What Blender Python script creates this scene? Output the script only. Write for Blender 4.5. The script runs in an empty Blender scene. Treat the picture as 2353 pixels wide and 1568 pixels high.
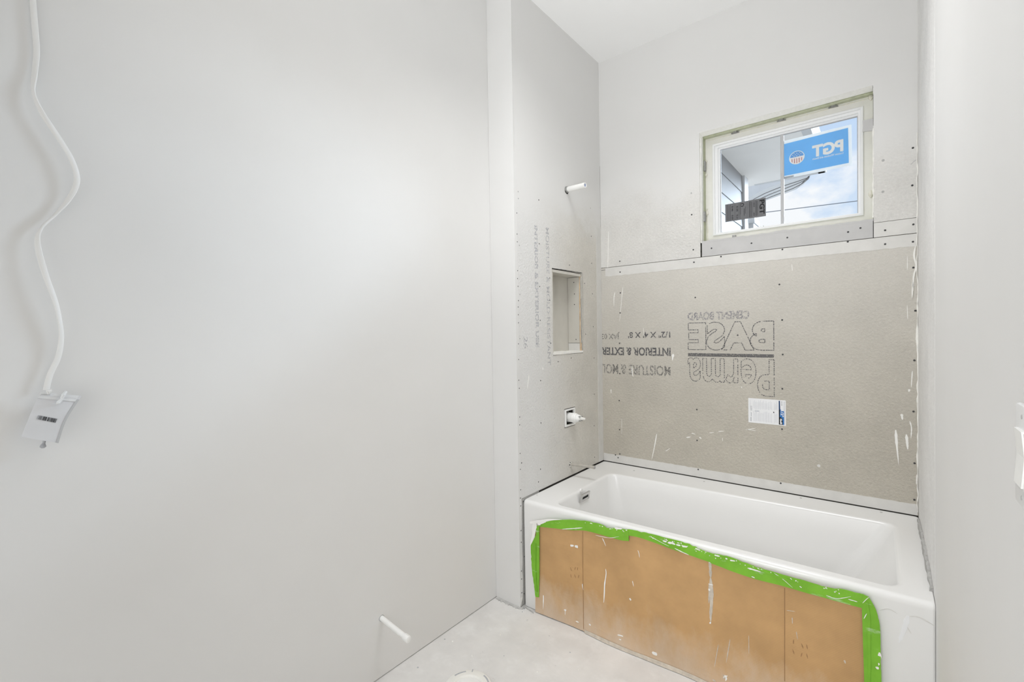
import bpy, bmesh, math, random
from mathutils import Vector, Matrix, noise
random.seed(7)
S = bpy.context.scene
COL = S.collection

# ------------------------------------------------------------------ camera
YAW, PITCH, ROLL, FPX, CAMH = -0.6762, -0.0167, -0.0160, 1058.46, 1.3629
CXP, CYP = 1176.5, 784.0
cyw, syw = math.cos(YAW), math.sin(YAW)
FWD = Vector((syw*math.cos(PITCH), cyw*math.cos(PITCH), math.sin(PITCH)))
_r = Vector((cyw, -syw, 0)); _u = _r.cross(FWD)
RGT = math.cos(ROLL)*_r + math.sin(ROLL)*_u
UPV = -math.sin(ROLL)*_r + math.cos(ROLL)*_u
EYE = Vector((0, 0, CAMH))
cam = bpy.data.cameras.new('camera')
cam.sensor_width = 36.0; cam.lens = FPX/2353*36; cam.clip_start = 0.02; cam.clip_end = 400
camo = bpy.data.objects.new('camera', cam); COL.objects.link(camo)
camo.matrix_world = Matrix(((RGT.x, UPV.x, -FWD.x, EYE.x), (RGT.y, UPV.y, -FWD.y, EYE.y),
                            (RGT.z, UPV.z, -FWD.z, EYE.z), (0, 0, 0, 1)))
S.camera = camo

def at(px, py, pt, nrm):
    """real-world point where the sight line of a photo pixel meets a plane of the room"""
    d = FWD + (px-CXP)/FPX*RGT - (py-CYP)/FPX*UPV
    n = Vector(nrm); t = (Vector(pt)-EYE).dot(n)/d.dot(n)
    return EYE + d*t

# ------------------------------------------------------------------ view, world and lights
S.view_settings.view_transform = 'Standard'; S.view_settings.look = 'None'
S.view_settings.gamma = 1.0; S.view_settings.use_curve_mapping = False
S.view_settings.exposure = 0.05
S.cycles.max_bounces = 14; S.cycles.diffuse_bounces = 8; S.cycles.transparent_max_bounces = 16
S.cycles.sample_clamp_indirect = 6.0

W = bpy.data.worlds.new('sky'); S.world = W; W.use_nodes = True
nt = W.node_tree; nt.nodes.clear()
def nd(t, typ, **kw):
    n = t.nodes.new(typ)
    for k, v in kw.items():
        if k in n.inputs: n.inputs[k].default_value = v
        else: setattr(n, k, v)
    return n
tc = nd(nt, 'ShaderNodeTexCoord')
mp = nd(nt, 'ShaderNodeMapping'); mp.inputs['Location'].default_value = (2.40, -2.42, -2.18); mp.inputs['Scale'].default_value = (1, 1, 1.5)
nz = nd(nt, 'ShaderNodeTexNoise', Scale=4.2, Detail=9.0, Roughness=0.52)
rp = nd(nt, 'ShaderNodeValToRGB'); rp.color_ramp.elements[0].position = 0.495; rp.color_ramp.elements[1].position = 0.565
sx = nd(nt, 'ShaderNodeSeparateXYZ')
gr = nd(nt, 'ShaderNodeValToRGB')
gr.color_ramp.elements[0].position = 0.10; gr.color_ramp.elements[0].color = (0.74, 0.84, 0.96, 1)
gr.color_ramp.elements[1].position = 0.40; gr.color_ramp.elements[1].color = (0.52, 0.68, 0.92, 1)
mx = nd(nt, 'ShaderNodeMixRGB'); mx.inputs['Color2'].default_value = (0.97, 0.98, 1.0, 1)
bg = nd(nt, 'ShaderNodeBackground', Strength=1.0); wo = nd(nt, 'ShaderNodeOutputWorld')
L = nt.links.new
L(tc.outputs['Generated'], mp.inputs[0]); L(mp.outputs[0], nz.inputs['Vector']); L(nz.outputs['Fac'], rp.inputs[0])
L(tc.outputs['Generated'], sx.inputs[0]); L(sx.outputs['Z'], gr.inputs[0])
L(rp.outputs[0], mx.inputs['Fac']); L(gr.outputs[0], mx.inputs['Color1']); L(mx.outputs[0], bg.inputs['Color']); L(bg.outputs[0], wo.inputs[0])

def light(name, typ, loc, direction, energy, color=(1, 1, 1), **kw):
    d = bpy.data.lights.new(name, typ); d.energy = energy; d.color = color
    for k, v in kw.items(): setattr(d, k, v)
    o = bpy.data.objects.new(name, d); COL.objects.link(o); o.location = loc
    o.rotation_euler = Vector(direction).to_track_quat('-Z', 'Y').to_euler()
    return o
# hazy bright sky glow that falls through the window
light('sun', 'SUN', (2, 6, 5), (-0.66, -1.75, -0.38), 8.5, (0.74, 0.86, 1.0), angle=math.radians(26))
# added unseen fill lights: from the rear, overhead, from the camera, off the ceiling
light('rear_fill', 'AREA', (-0.72, -1.35, 0.9), (0, 1, -0.04), 12.0, (0.97, 0.985, 1.0), shape='RECTANGLE', size=1.5, size_y=1.7)
light('overhead_fill', 'AREA', (-0.60, 1.45, 3.02), (0, 0.14, -1), 10.3, (0.985, 0.99, 1.0), shape='RECTANGLE', size=0.8, size_y=0.8, spread=math.radians(110))
light('camera_fill', 'AREA', (-0.25, -0.50, 1.50), (-0.45, 2.9, -0.80), 3.8, (0.98, 0.99, 1.0), shape='DISK', size=0.6, spread=math.radians(96))
light('ceiling_bounce_fill', 'AREA', (-0.50, -0.20, 1.15), (-0.12, 0.92, 1.0), 8.0, (0.97, 0.985, 1.0), shape='DISK', size=0.6, spread=math.radians(86))

# ------------------------------------------------------------------ helpers
WLOC = {}
class MB:
    def __init__(s): s.v = []; s.f = []
    def box(s, x0, x1, y0, y1, z0, z1):
        b = len(s.v)
        s.v += [Vector(p) for p in ((x0,y0,z0),(x1,y0,z0),(x1,y1,z0),(x0,y1,z0),(x0,y0,z1),(x1,y0,z1),(x1,y1,z1),(x0,y1,z1))]
        s.f += [tuple(b+i for i in q) for q in ((0,3,2,1),(4,5,6,7),(0,1,5,4),(1,2,6,5),(2,3,7,6),(3,0,4,7))]
        return s
    def prism(s, poly, vec):
        """extrude a 3-D polygon along vec"""
        b = len(s.v); n = len(poly); vec = Vector(vec)
        s.v += [Vector(p) for p in poly] + [Vector(p)+vec for p in poly]
        s.f += [tuple(range(b, b+n)), tuple(range(b+2*n-1, b+n-1, -1))]
        for i in range(n):
            j = (i+1) % n; s.f.append((b+i, b+n+i, b+n+j, b+j))
        return s
    def tube(s, path, rad, seg=12, cap=True, flat=1.0, twist=None, side=None):
        """tube along points; rad number or list; flat squashes one axis, twist list turns it"""
        path = [Vector(p) for p in path]; n = len(path); rings = []
        up = Vector(side) if side else None
        for i, p in enumerate(path):
            t = (path[min(i+1, n-1)]-path[max(i-1, 0)]).normalized()
            a = up if up else (Vector((0, 0, 1)) if abs(t.z) < 0.9 else Vector((1, 0, 0)))
            e1 = (a-t*a.dot(t)).normalized(); e2 = t.cross(e1)
            r = rad[i] if isinstance(rad, (list, tuple)) else rad
            tw = twist[i] if twist else 0.0
            f1 = e1*math.cos(tw)+e2*math.sin(tw); f2 = -e1*math.sin(tw)+e2*math.cos(tw)
            b = len(s.v); rings.append(b)
            for k in range(seg):
                q = 2*math.pi*k/seg
                s.v.append(p+f1*math.cos(q)*r*flat+f2*math.sin(q)*r)
        for a, b in zip(rings, rings[1:]):
            for k in range(seg):
                m = (k+1) % seg; s.f.append((a+k, a+m, b+m, b+k))
        if cap:
            s.f.append(tuple(rings[0]+k for k in range(seg-1, -1, -1))); s.f.append(tuple(rings[-1]+k for k in range(seg)))
        return s
    def loops(s, loops, cap0=False, cap1=False):
        bs = []
        for lp in loops:
            bs.append(len(s.v)); s.v += [Vector(p) for p in lp]
        n = len(loops[0])
        for a, b in zip(bs, bs[1:]):
            for k in range(n):
                m = (k+1) % n; s.f.append((a+k, a+m, b+m, b+k))
        if cap0: s.f.append(tuple(bs[0]+k for k in range(n-1, -1, -1)))
        if cap1: s.f.append(tuple(bs[-1]+k for k in range(n)))
        return s
    def ribbon(s, A, B, nrm, thick, rows=3, bulge=0.0, seed=0):
        """sheet between two edge lines A and B (same length), thick along nrm, gently uneven"""
        nrm = Vector(nrm); n = len(A); g0 = []; g1 = []
        for i in range(n):
            for j in range(rows+1):
                f = j/rows; p = Vector(A[i]).lerp(Vector(B[i]), f)
                w = bulge*(noise.noise((p*23+Vector((seed*3.1, 0, 0))))*0.5+0.5)
                g0.append(p+nrm*(thick+w)); g1.append(p.copy())
        b = len(s.v); m = len(g0); s.v += g0+g1; c = rows+1
        for i in range(n-1):
            for j in range(rows):
                q = (i*c+j, (i+1)*c+j, (i+1)*c+j+1, i*c+j+1)
                s.f.append(tuple(b+k for k in q)); s.f.append(tuple(b+m+k for k in reversed(q)))
        edge = [i*c for i in range(n)]+[(n-1)*c+j for j in range(1, c)]+[i*c+rows for i in range(n-2, -1, -1)]+[j for j in range(rows-1, 0, -1)]
        for k in range(len(edge)):
            a, d = edge[k], edge[(k+1) % len(edge)]; s.f.append((b+a, b+m+a, b+m+d, b+d))
        return s
    def build(s, name, mat, parent=None, smooth=False, bevel=0.0, recalc=True, sharp=35):
        me = bpy.data.meshes.new(name)
        xs = [p.x for p in s.v]; ys = [p.y for p in s.v]; zs = [p.z for p in s.v]
        org = Vector(((min(xs)+max(xs))/2, (min(ys)+max(ys))/2, min(zs)))
        me.from_pydata([tuple(p-org) for p in s.v], [], s.f)
        bm = bmesh.new(); bm.from_mesh(me)
        bmesh.ops.remove_doubles(bm, verts=bm.verts, dist=1e-6)
        if bevel:
            es = [e for e in bm.edges if len(e.link_faces) == 2 and e.calc_face_angle(0) > 0.5]
            bmesh.ops.bevel(bm, geom=es, offset=bevel, segments=2, affect='EDGES', profile=0.5)
        if recalc: bmesh.ops.recalc_face_normals(bm, faces=bm.faces)
        bm.to_mesh(me); bm.free()
        if smooth or bevel:
            me.polygons.foreach_set('use_smooth', [True]*len(me.polygons))
            me.set_sharp_from_angle(angle=math.radians(sharp))
        me.materials.append(mat)
        o = bpy.data.objects.new(name, me); COL.objects.link(o)
        place(o, org, parent); return o
def place(o, org, parent=None):
    o.location = org; WLOC[o] = Vector(org)
    if parent is not None:
        o.parent = parent; o.matrix_parent_inverse = Matrix.Translation(-WLOC[parent])
def tag(o, label=None, cat=None, group=None, kind=None):
    if label: o['label'] = label
    if cat: o['category'] = cat
    if group: o['group'] = group
    if kind: o['kind'] = kind
    return o
def thing(name, loc, label, cat, group=None):
    o = bpy.data.objects.new(name, None); COL.objects.link(o); o.empty_display_size = 0.05
    place(o, Vector(loc)); return tag(o, label, cat, group)
def spline(pts, n):
    """Catmull-Rom resample"""
    P = [Vector(p) for p in pts]; P = [P[0]*2-P[1]]+P+[P[-1]*2-P[-2]]; out = []; m = len(P)-3
    for i in range(n):
        t = i/(n-1)*m; k = min(int(t), m-1); t -= k; a, b, c, d = P[k:k+4]
        out.append(0.5*((2*b)+(c-a)*t+(2*a-5*b+4*c-d)*t*t+(3*b-a-3*c+d)*t**3))
    return out
def resamp(pts, n):
    P = [Vector(p) for p in pts]; ln = [0]
    for a, b in zip(P, P[1:]): ln.append(ln[-1]+(b-a).length)
    out = []
    for i in range(n):
        t = i/(n-1)*ln[-1]; k = 0
        while k < len(P)-2 and ln[k+1] < t: k += 1
        out.append(P[k].lerp(P[k+1], (t-ln[k])/max(ln[k+1]-ln[k], 1e-9)))
    return out

# ------------------------------------------------------------------ materials
def mat(name, col, rough=0.6, var=0.04, vscale=6, bump=0.0, bscale=150, spec=0.3, metal=0.0, detail=4, bdist=0.002):
    m = bpy.data.materials.new(name); m.use_nodes = True; t = m.node_tree; t.nodes.clear()
    out = nd(t, 'ShaderNodeOutputMaterial'); b = nd(t, 'ShaderNodeBsdfPrincipled')
    b.inputs['Roughness'].default_value = rough; b.inputs['Metallic'].default_value = metal
    b.inputs['Specular IOR Level'].default_value = spec
    g = nd(t, 'ShaderNodeNewGeometry')
    n = nd(t, 'ShaderNodeTexNoise', Scale=vscale, Detail=detail, Roughness=0.6)
    r = nd(t, 'ShaderNodeMapRange'); r.inputs['From Min'].default_value = 0.3; r.inputs['From Max'].default_value = 0.7
    r.inputs['To Min'].default_value = 1-var; r.inputs['To Max'].default_value = 1+var
    k = nd(t, 'ShaderNodeVectorMath', operation='SCALE'); k.inputs[0].default_value = col
    l = t.links.new
    l(g.outputs['Position'], n.inputs['Vector']); l(n.outputs['Fac'], r.inputs['Value']); l(r.outputs[0], k.inputs['Scale'])
    l(k.outputs[0], b.inputs['Base Color']); l(b.outputs[0], out.inputs[0])
    if bump:
        n2 = nd(t, 'ShaderNodeTexNoise', Scale=bscale, Detail=5.0, Roughness=0.6)
        bp = nd(t, 'ShaderNodeBump', Strength=bump, Distance=bdist)
        l(g.outputs['Position'], n2.inputs['Vector']); l(n2.outputs['Fac'], bp.inputs['Height']); l(bp.outputs[0], b.inputs['Normal'])
    return m
PAINT = (0.722, 0.717, 0.706)
def board_mat(name, col, fade=None, speck=0.25, bump=0.55, fmax=1.0):
    """cement board: sandy relief and pale specks; fade=(axis, from, to) for joint compound and primer, and for light painted into the colour"""
    m = mat(name, col, 0.75, 0.06, 5, spec=0.25); t = m.node_tree; l = t.links.new
    b = [n for n in t.nodes if n.type == 'BSDF_PRINCIPLED'][0]; g = [n for n in t.nodes if n.type == 'NEW_GEOMETRY'][0]
    base = b.inputs['Base Color'].links[0].from_socket
    v = nd(t, 'ShaderNodeTexNoise', Scale=260.0, Detail=2.0, Roughness=0.7); l(g.outputs['Position'], v.inputs['Vector'])
    vr = nd(t, 'ShaderNodeMapRange'); vr.inputs['From Min'].default_value = 0.60; vr.inputs['From Max'].default_value = 0.74
    vr.inputs['To Max'].default_value = speck; l(v.outputs['Fac'], vr.inputs['Value'])
    mix = nd(t, 'ShaderNodeMixRGB'); mix.inputs['Color2'].default_value = (0.80, 0.79, 0.76, 1)
    l(vr.outputs[0], mix.inputs['Fac']); l(base, mix.inputs['Color1'])
    n2 = nd(t, 'ShaderNodeTexNoise', Scale=95.0, Detail=5.0, Roughness=0.62); l(g.outputs['Position'], n2.inputs['Vector'])
    bp = nd(t, 'ShaderNodeBump', Strength=bump, Distance=0.011)
    l(n2.outputs['Fac'], bp.inputs['Height']); l(bp.outputs[0], b.inputs['Normal'])
    # sand grains and pits: fine mottling of the cement itself
    gn = nd(t, 'ShaderNodeMapping'); gn.inputs['Scale'].default_value = (75, 75, 120); l(g.outputs['Position'], gn.inputs['Vector'])
    n3 = nd(t, 'ShaderNodeTexNoise', Scale=1.0, Detail=6.0, Roughness=0.75); l(gn.outputs[0], n3.inputs['Vector'])
    gm = nd(t, 'ShaderNodeMapRange'); gm.inputs['From Min'].default_value = 0.3; gm.inputs['From Max'].default_value = 0.7
    gm.inputs['To Min'].default_value = 0.90; gm.inputs['To Max'].default_value = 1.10; l(n3.outputs['Fac'], gm.inputs['Value'])
    mg = nd(t, 'ShaderNodeMixRGB', blend_type='MULTIPLY'); mg.inputs['Fac'].default_value = 1.0
    l(mix.outputs[0], mg.inputs['Color1']); l(gm.outputs[0], mg.inputs['Color2'])
    last = mg.outputs[0]
    if fade:
        for ax, f0, f1, wob in fade:
            sp = nd(t, 'ShaderNodeSeparateXYZ'); l(g.outputs['Position'], sp.inputs[0])
            wn = nd(t, 'ShaderNodeTexNoise', Scale=7.0, Detail=6.0, Roughness=0.6); l(g.outputs['Position'], wn.inputs['Vector'])
            wm = nd(t, 'ShaderNodeMath', operation='MULTIPLY_ADD'); wm.inputs[1].default_value = wob
            l(wn.outputs['Fac'], wm.inputs[0]); l(sp.outputs[ax], wm.inputs[2])
            fr = nd(t, 'ShaderNodeMapRange'); fr.inputs['From Min'].default_value = f0; fr.inputs['From Max'].default_value = f1
            fr.inputs['To Max'].default_value = fmax; fr.interpolation_type = 'SMOOTHSTEP'; l(wm.outputs[0], fr.inputs['Value'])
            mf = nd(t, 'ShaderNodeMixRGB'); mf.inputs['Color2'].default_value = PAINT+(1,)
            l(fr.outputs[0], mf.inputs['Fac']); l(last, mf.inputs['Color1']); last = mf.outputs[0]
            iv = nd(t, 'ShaderNodeMath', operation='MULTIPLY_ADD'); iv.inputs[1].default_value = -bump; iv.inputs[2].default_value = bump
            l(fr.outputs[0], iv.inputs[0])
            if not bp.inputs['Strength'].links: l(iv.outputs[0], bp.inputs['Strength'])
    l(last, b.inputs['Base Color'])
    return m
def ink(name, col, dens, scale=220.0):
    """patchy stencil ink: partly missing where the print did not take"""
    m = bpy.data.materials.new(name); m.use_nodes = True; t = m.node_tree; t.nodes.clear(); l = t.links.new
    out = nd(t, 'ShaderNodeOutputMaterial'); d = nd(t, 'ShaderNodeBsdfDiffuse'); d.inputs[0].default_value = col+(1,)
    tr = nd(t, 'ShaderNodeBsdfTransparent'); mxs = nd(t, 'ShaderNodeMixShader')
    g = nd(t, 'ShaderNodeNewGeometry'); n = nd(t, 'ShaderNodeTexNoise', Scale=scale, Detail=2.0)
    r = nd(t, 'ShaderNodeMapRange'); r.inputs['From Min'].default_value = 0.62-dens*0.4; r.inputs['From Max'].default_value = 0.78-dens*0.4
    r.inputs['To Max'].default_value = min(1, 0.35+dens*0.6)
    l(g.outputs['Position'], n.inputs['Vector']); l(n.outputs['Fac'], r.inputs['Value']); l(r.outputs[0], mxs.inputs[0])
    l(tr.outputs[0], mxs.inputs[1]); l(d.outputs[0], mxs.inputs[2]); l(mxs.outputs[0], out.inputs[0])
    return m
M = {}
M['paint'] = mat('primer_paint', PAINT, 0.7, 0.012, 2.2, 0.03, 60)
M['ceil'] = mat('ceiling_paint', (0.86, 0.86, 0.855), 0.8, 0.01, 2, 0.03, 60)
M['floor'] = mat('dusty_concrete', (0.69, 0.677, 0.66), 0.85, 0.07, 6, 0.35, 45, 0.15)
M['core'] = mat('wall_cavity', (0.10, 0.095, 0.085), 0.9)
M['board_low'] = board_mat('cement_board_sheet', (0.495, 0.462, 0.398), fade=[('Z', 0.75, 2.05, 0.15)], fmax=0.42)  # fade upward paints the window's light into the sheet colour
M['board_up'] = board_mat('cement_board_under_primer', (0.68, 0.667, 0.64), fade=[('Z', 2.15, 2.45, 0.35)])
M['board_alc'] = board_mat('cement_board_alcove', (0.625, 0.60, 0.55), fade=[('Z', 2.00, 2.36, 0.35), ('Y', 2.52, 1.95, 0.20)], bump=0.45)  # Z fade is primer; Y fade paints light into the front part's colour
M['board_gray'] = board_mat('cement_board_offcut', (0.46, 0.455, 0.44), speck=0.35)
M['strip'] = mat('board_taper_edge', (0.66, 0.65, 0.625), 0.7, 0.05, 14, 0.1, 120)
M['strip_gray'] = mat('board_smooth_face', (0.52, 0.515, 0.51), 0.7, 0.05, 12, 0.06, 120)
M['niche'] = mat('niche_board', (0.58, 0.56, 0.51), 0.75, 0.04, 10, 0.2, 180)
M['wood'] = mat('raw_wood_edge', (0.50, 0.36, 0.22), 0.8, 0.2, 60)
M['screw'] = mat('screw_steel', (0.07, 0.07, 0.07), 0.55, 0.3, 90, metal=0.2)
M['screw_pale'] = mat('screw_under_primer', (0.42, 0.42, 0.41), 0.6, 0.1, 90)
M['drip'] = mat('white_paint_drip', (0.86, 0.85, 0.82), 0.5, 0.02)
M['enamel'] = mat('tub_enamel', (0.79, 0.785, 0.772), 0.22, 0.01, 3, spec=0.45)
M['chrome'] = mat('chrome', (0.62, 0.61, 0.60), 0.25, 0.03, metal=0.9)
M['dark'] = mat('dark_gap', (0.02, 0.02, 0.02), 0.9)
M['pvc'] = mat('white_pvc', (0.84, 0.84, 0.82), 0.4, 0.02, 20)
M['pipe_dust'] = mat('dusty_metal_pipe', (0.44, 0.415, 0.37), 0.55, 0.12, 60, 0.15, 160)
M['vinyl'] = mat('white_vinyl', (0.84, 0.845, 0.85), 0.35, 0.01)
M['flange'] = mat('cream_flange', (0.80, 0.79, 0.75), 0.6, 0.03, 20)
M['green_wood'] = mat('pale_green_treated_wood', (0.52, 0.54, 0.40), 0.8, 0.12, 40)
M['edge'] = mat('cut_drywall_edge', (0.84, 0.83, 0.79), 0.8, 0.04, 60, 0.4, 90)
M['clip'] = mat('galvanised_clip', (0.35, 0.35, 0.34), 0.5, 0.2, 80, metal=0.5)
M['foam'] = mat('caulk', (0.78, 0.76, 0.68), 0.7, 0.05, 80, 0.5, 200)
M['muntin'] = mat('silver_muntin', (0.50, 0.505, 0.515), 0.4, 0.02)
M['cable'] = mat('white_cable_jacket', (0.80, 0.795, 0.78), 0.5, 0.01)
M['tagcard'] = mat('grey_card', (0.64, 0.645, 0.66), 0.5, 0.02, 20)
M['cleartape'] = mat('cloudy_tape', (0.72, 0.73, 0.735), 0.25, 0.04, 60)
M['tagedge'] = mat('card_edge', (0.48, 0.485, 0.49), 0.5, 0.02)
M['inkdark'] = mat('printed_ink', (0.05, 0.05, 0.055), 0.6, 0.1)
M['inkgrey'] = mat('printed_grey', (0.42, 0.43, 0.45), 0.6, 0.08, 80)
M['inklight'] = mat('printed_light_grey', (0.60, 0.61, 0.64), 0.6, 0.08, 80)
M['labelwhite'] = mat('label_paper', (0.80, 0.805, 0.815), 0.5, 0.02)
M['labelblue'] = mat('label_blue', (0.03, 0.17, 0.48), 0.5, 0.05)
M['labelnavy'] = mat('label_navy', (0.012, 0.05, 0.14), 0.5, 0.05)
M['labelblack'] = mat('label_black', (0.012, 0.012, 0.014), 0.5, 0.05)
M['greylabel'] = mat('performance_label', (0.155, 0.157, 0.165), 0.5, 0.06, 40)
M['siding'] = mat('grey_siding', (0.26, 0.25, 0.243), 0.7, 0.02, 8)
M['soffit'] = mat('soffit_paint', (0.88, 0.835, 0.78), 0.7, 0.02, 6)
M['eave'] = mat('eave_grey', (0.74, 0.73, 0.72), 0.7, 0.03, 6)
M['trim'] = mat('exterior_trim', (0.62, 0.61, 0.60), 0.6, 0.02)
M['wire'] = mat('wire', (0.25, 0.27, 0.30), 0.6)
M['leaf'] = mat('leaf', (0.10, 0.15, 0.06), 0.8, 0.3, 12)
M['bark'] = mat('bark', (0.14, 0.11, 0.08), 0.9, 0.2, 12)
M['bounce_ground'] = mat('pale_bounce_ground', (0.70, 0.67, 0.62), 0.9, 0.25, 3)  # ground is unseen; made pale to bounce light up to the soffit
M['ink_black'] = ink('stencil_ink', (0.12, 0.12, 0.13), 0.75)
M['ink_mid'] = ink('stencil_ink_worn', (0.21, 0.205, 0.20), 0.58)
M['ink_faint'] = ink('stencil_ink_faint', (0.33, 0.32, 0.35), 0.52)
M['ink_pale'] = ink('stencil_ink_primed_over', (0.50, 0.51, 0.55), 0.55)

def cardboard_mat():
    m = mat('brown_cardboard', (0.545, 0.335, 0.158), 0.8, 0.10, 7, spec=0.15); t = m.node_tree; l = t.links.new
    b = [n for n in t.nodes if n.type == 'BSDF_PRINCIPLED'][0]; g = [n for n in t.nodes if n.type == 'NEW_GEOMETRY'][0]
    base = b.inputs['Base Color'].links[0].from_socket
    # fluting shows as fine level lines
    w = nd(t, 'ShaderNodeTexWave', Scale=55.0, Distortion=0.6, Detail=2.0); w.bands_direction = 'Z'; w.inputs['Detail Scale'].default_value = 0.6
    l(g.outputs['Position'], w.inputs['Vector'])
    bp = nd(t, 'ShaderNodeBump', Strength=0.12, Distance=0.0015); l(w.outputs['Fac'], bp.inputs['Height']); l(bp.outputs[0], b.inputs['Normal'])
    fl = nd(t, 'ShaderNodeMixRGB', blend_type='MULTIPLY'); fl.inputs['Fac'].default_value = 1.0
    fr = nd(t, 'ShaderNodeMapRange'); fr.inputs['To Min'].default_value = 0.955; fr.inputs['To Max'].default_value = 1.03
    l(w.outputs['Fac'], fr.inputs['Value']); l(base, fl.inputs['Color1']); l(fr.outputs[0], fl.inputs['Color2'])
    # plaster dust splashed up from the floor, in streaks
    sp = nd(t, 'ShaderNodeSeparateXYZ'); l(g.outputs['Position'], sp.inputs[0])
    mpg = nd(t, 'ShaderNodeMapping'); mpg.inputs['Scale'].default_value = (12, 1, 6); l(g.outputs['Position'], mpg.inputs['Vector'])
    n = nd(t, 'ShaderNodeTexNoise', Scale=1.0, Detail=8.0, Roughness=0.7); l(mpg.outputs[0], n.inputs['Vector'])
    ma = nd(t, 'ShaderNodeMath', operation='MULTIPLY_ADD'); ma.inputs[1].default_value = -0.34; l(n.outputs['Fac'], ma.inputs[0]); l(sp.outputs['Z'], ma.inputs[2])
    mr = nd(t, 'ShaderNodeMapRange'); mr.inputs['From Min'].default_value = 0.03; mr.inputs['From Max'].default_value = -0.18
    mr.inputs['To Min'].default_value = 0.0; mr.inputs['To Max'].default_value = 0.55; l(ma.outputs[0], mr.inputs['Value'])
    md = nd(t, 'ShaderNodeMixRGB'); md.inputs['Color2'].default_value = (0.68, 0.61, 0.53, 1)
    l(mr.outputs[0], md.inputs['Fac']); l(fl.outputs[0], md.inputs['Color1']); l(md.outputs[0], b.inputs['Base Color'])
    return m
M['cardboard'] = cardboard_mat()
M['cardedge'] = mat('cardboard_torn_edge', (0.58, 0.52, 0.44), 0.85, 0.15, 50)
M['crease'] = mat('cardboard_crease', (0.36, 0.21, 0.10), 0.85, 0.1, 50)
def tape_mat():
    m = mat('green_masking_tape', (0.20, 0.47, 0.038), 0.6, 0.10, 14, 0.25, 40, spec=0.25); t = m.node_tree; l = t.links.new
    b = [n for n in t.nodes if n.type == 'BSDF_PRINCIPLED'][0]; g = [n for n in t.nodes if n.type == 'NEW_GEOMETRY'][0]
    base = b.inputs['Base Color'].links[0].from_socket
    mpg = nd(t, 'ShaderNodeMapping'); mpg.inputs['Scale'].default_value = (9, 9, 40); mpg.inputs['Rotation'].default_value = (0, 0.12, 0)
    l(g.outputs['Position'], mpg.inputs['Vector'])
    n = nd(t, 'ShaderNodeTexNoise', Scale=1.0, Detail=7.0, Roughness=0.65); l(mpg.outputs[0], n.inputs['Vector'])
    mr = nd(t, 'ShaderNodeMapRange'); mr.inputs['From Min'].default_value = 0.60; mr.inputs['From Max'].default_value = 0.76; mr.inputs['To Max'].default_value = 0.75
    l(n.outputs['Fac'], mr.inputs['Value'])
    md = nd(t, 'ShaderNodeMixRGB'); md.inputs['Color2'].default_value = (0.72, 0.78, 0.66, 1)
    l(mr.outputs[0], md.inputs['Fac']); l(base, md.inputs['Color1']); l(md.outputs[0], b.inputs['Base Color'])
    return m
M['tape'] = tape_mat()
def film(name, col, trans):
    m = bpy.data.materials.new(name); m.use_nodes = True; t = m.node_tree; t.nodes.clear(); l = t.links.new
    out = nd(t, 'ShaderNodeOutputMaterial'); d = nd(t, 'ShaderNodeBsdfTranslucent'); d.inputs[0].default_value = col+(1,)
    df = nd(t, 'ShaderNodeBsdfDiffuse'); df.inputs[0].default_value = col+(1,)
    g = nd(t, 'ShaderNodeNewGeometry'); n = nd(t, 'ShaderNodeTexNoise', Scale=9.0, Detail=4.0); l(g.outputs['Position'], n.inputs['Vector'])
    r = nd(t, 'ShaderNodeMapRange'); r.inputs['To Min'].default_value = 0.45; r.inputs['To Max'].default_value = 0.65; l(n.outputs['Fac'], r.inputs['Value'])
    m1 = nd(t, 'ShaderNodeMixShader'); l(r.outputs[0], m1.inputs[0]); l(df.outputs[0], m1.inputs[1]); l(d.outputs[0], m1.inputs[2])
    tr = nd(t, 'ShaderNodeBsdfTransparent'); tr.inputs[0].default_value = tuple(min(1, c*1.15) for c in col)+(1,)
    m2 = nd(t, 'ShaderNodeMixShader'); m2.inputs[0].default_value = trans
    l(m1.outputs[0], m2.inputs[1]); l(tr.outputs[0], m2.inputs[2]); l(m2.outputs[0], out.inputs[0])
    return m
M['film_blue'] = film('blue_film', (0.42, 0.72, 0.97), 0.25)
M['film_white'] = film('white_film', (0.70, 0.695, 0.68), 0.10)
M['film_pink'] = film('red_film', (0.85, 0.62, 0.62), 0.10)
def glass_mat():
    m = bpy.data.materials.new('window_glass'); m.use_nodes = True; t = m.node_tree; t.nodes.clear(); l = t.links.new
    out = nd(t, 'ShaderNodeOutputMaterial'); tr = nd(t, 'ShaderNodeBsdfTransparent'); tr.inputs[0].default_value = (0.97, 0.98, 0.985, 1)
    gl = nd(t, 'ShaderNodeBsdfGlossy', Roughness=0.02); fr = nd(t, 'ShaderNodeFresnel', IOR=1.25)
    mm = nd(t, 'ShaderNodeMixShader'); l(fr.outputs[0], mm.inputs[0]); l(tr.outputs[0], mm.inputs[1]); l(gl.outputs[0], mm.inputs[2]); l(mm.outputs[0], out.inputs[0])
    return m
M['glass'] = glass_mat()

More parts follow.
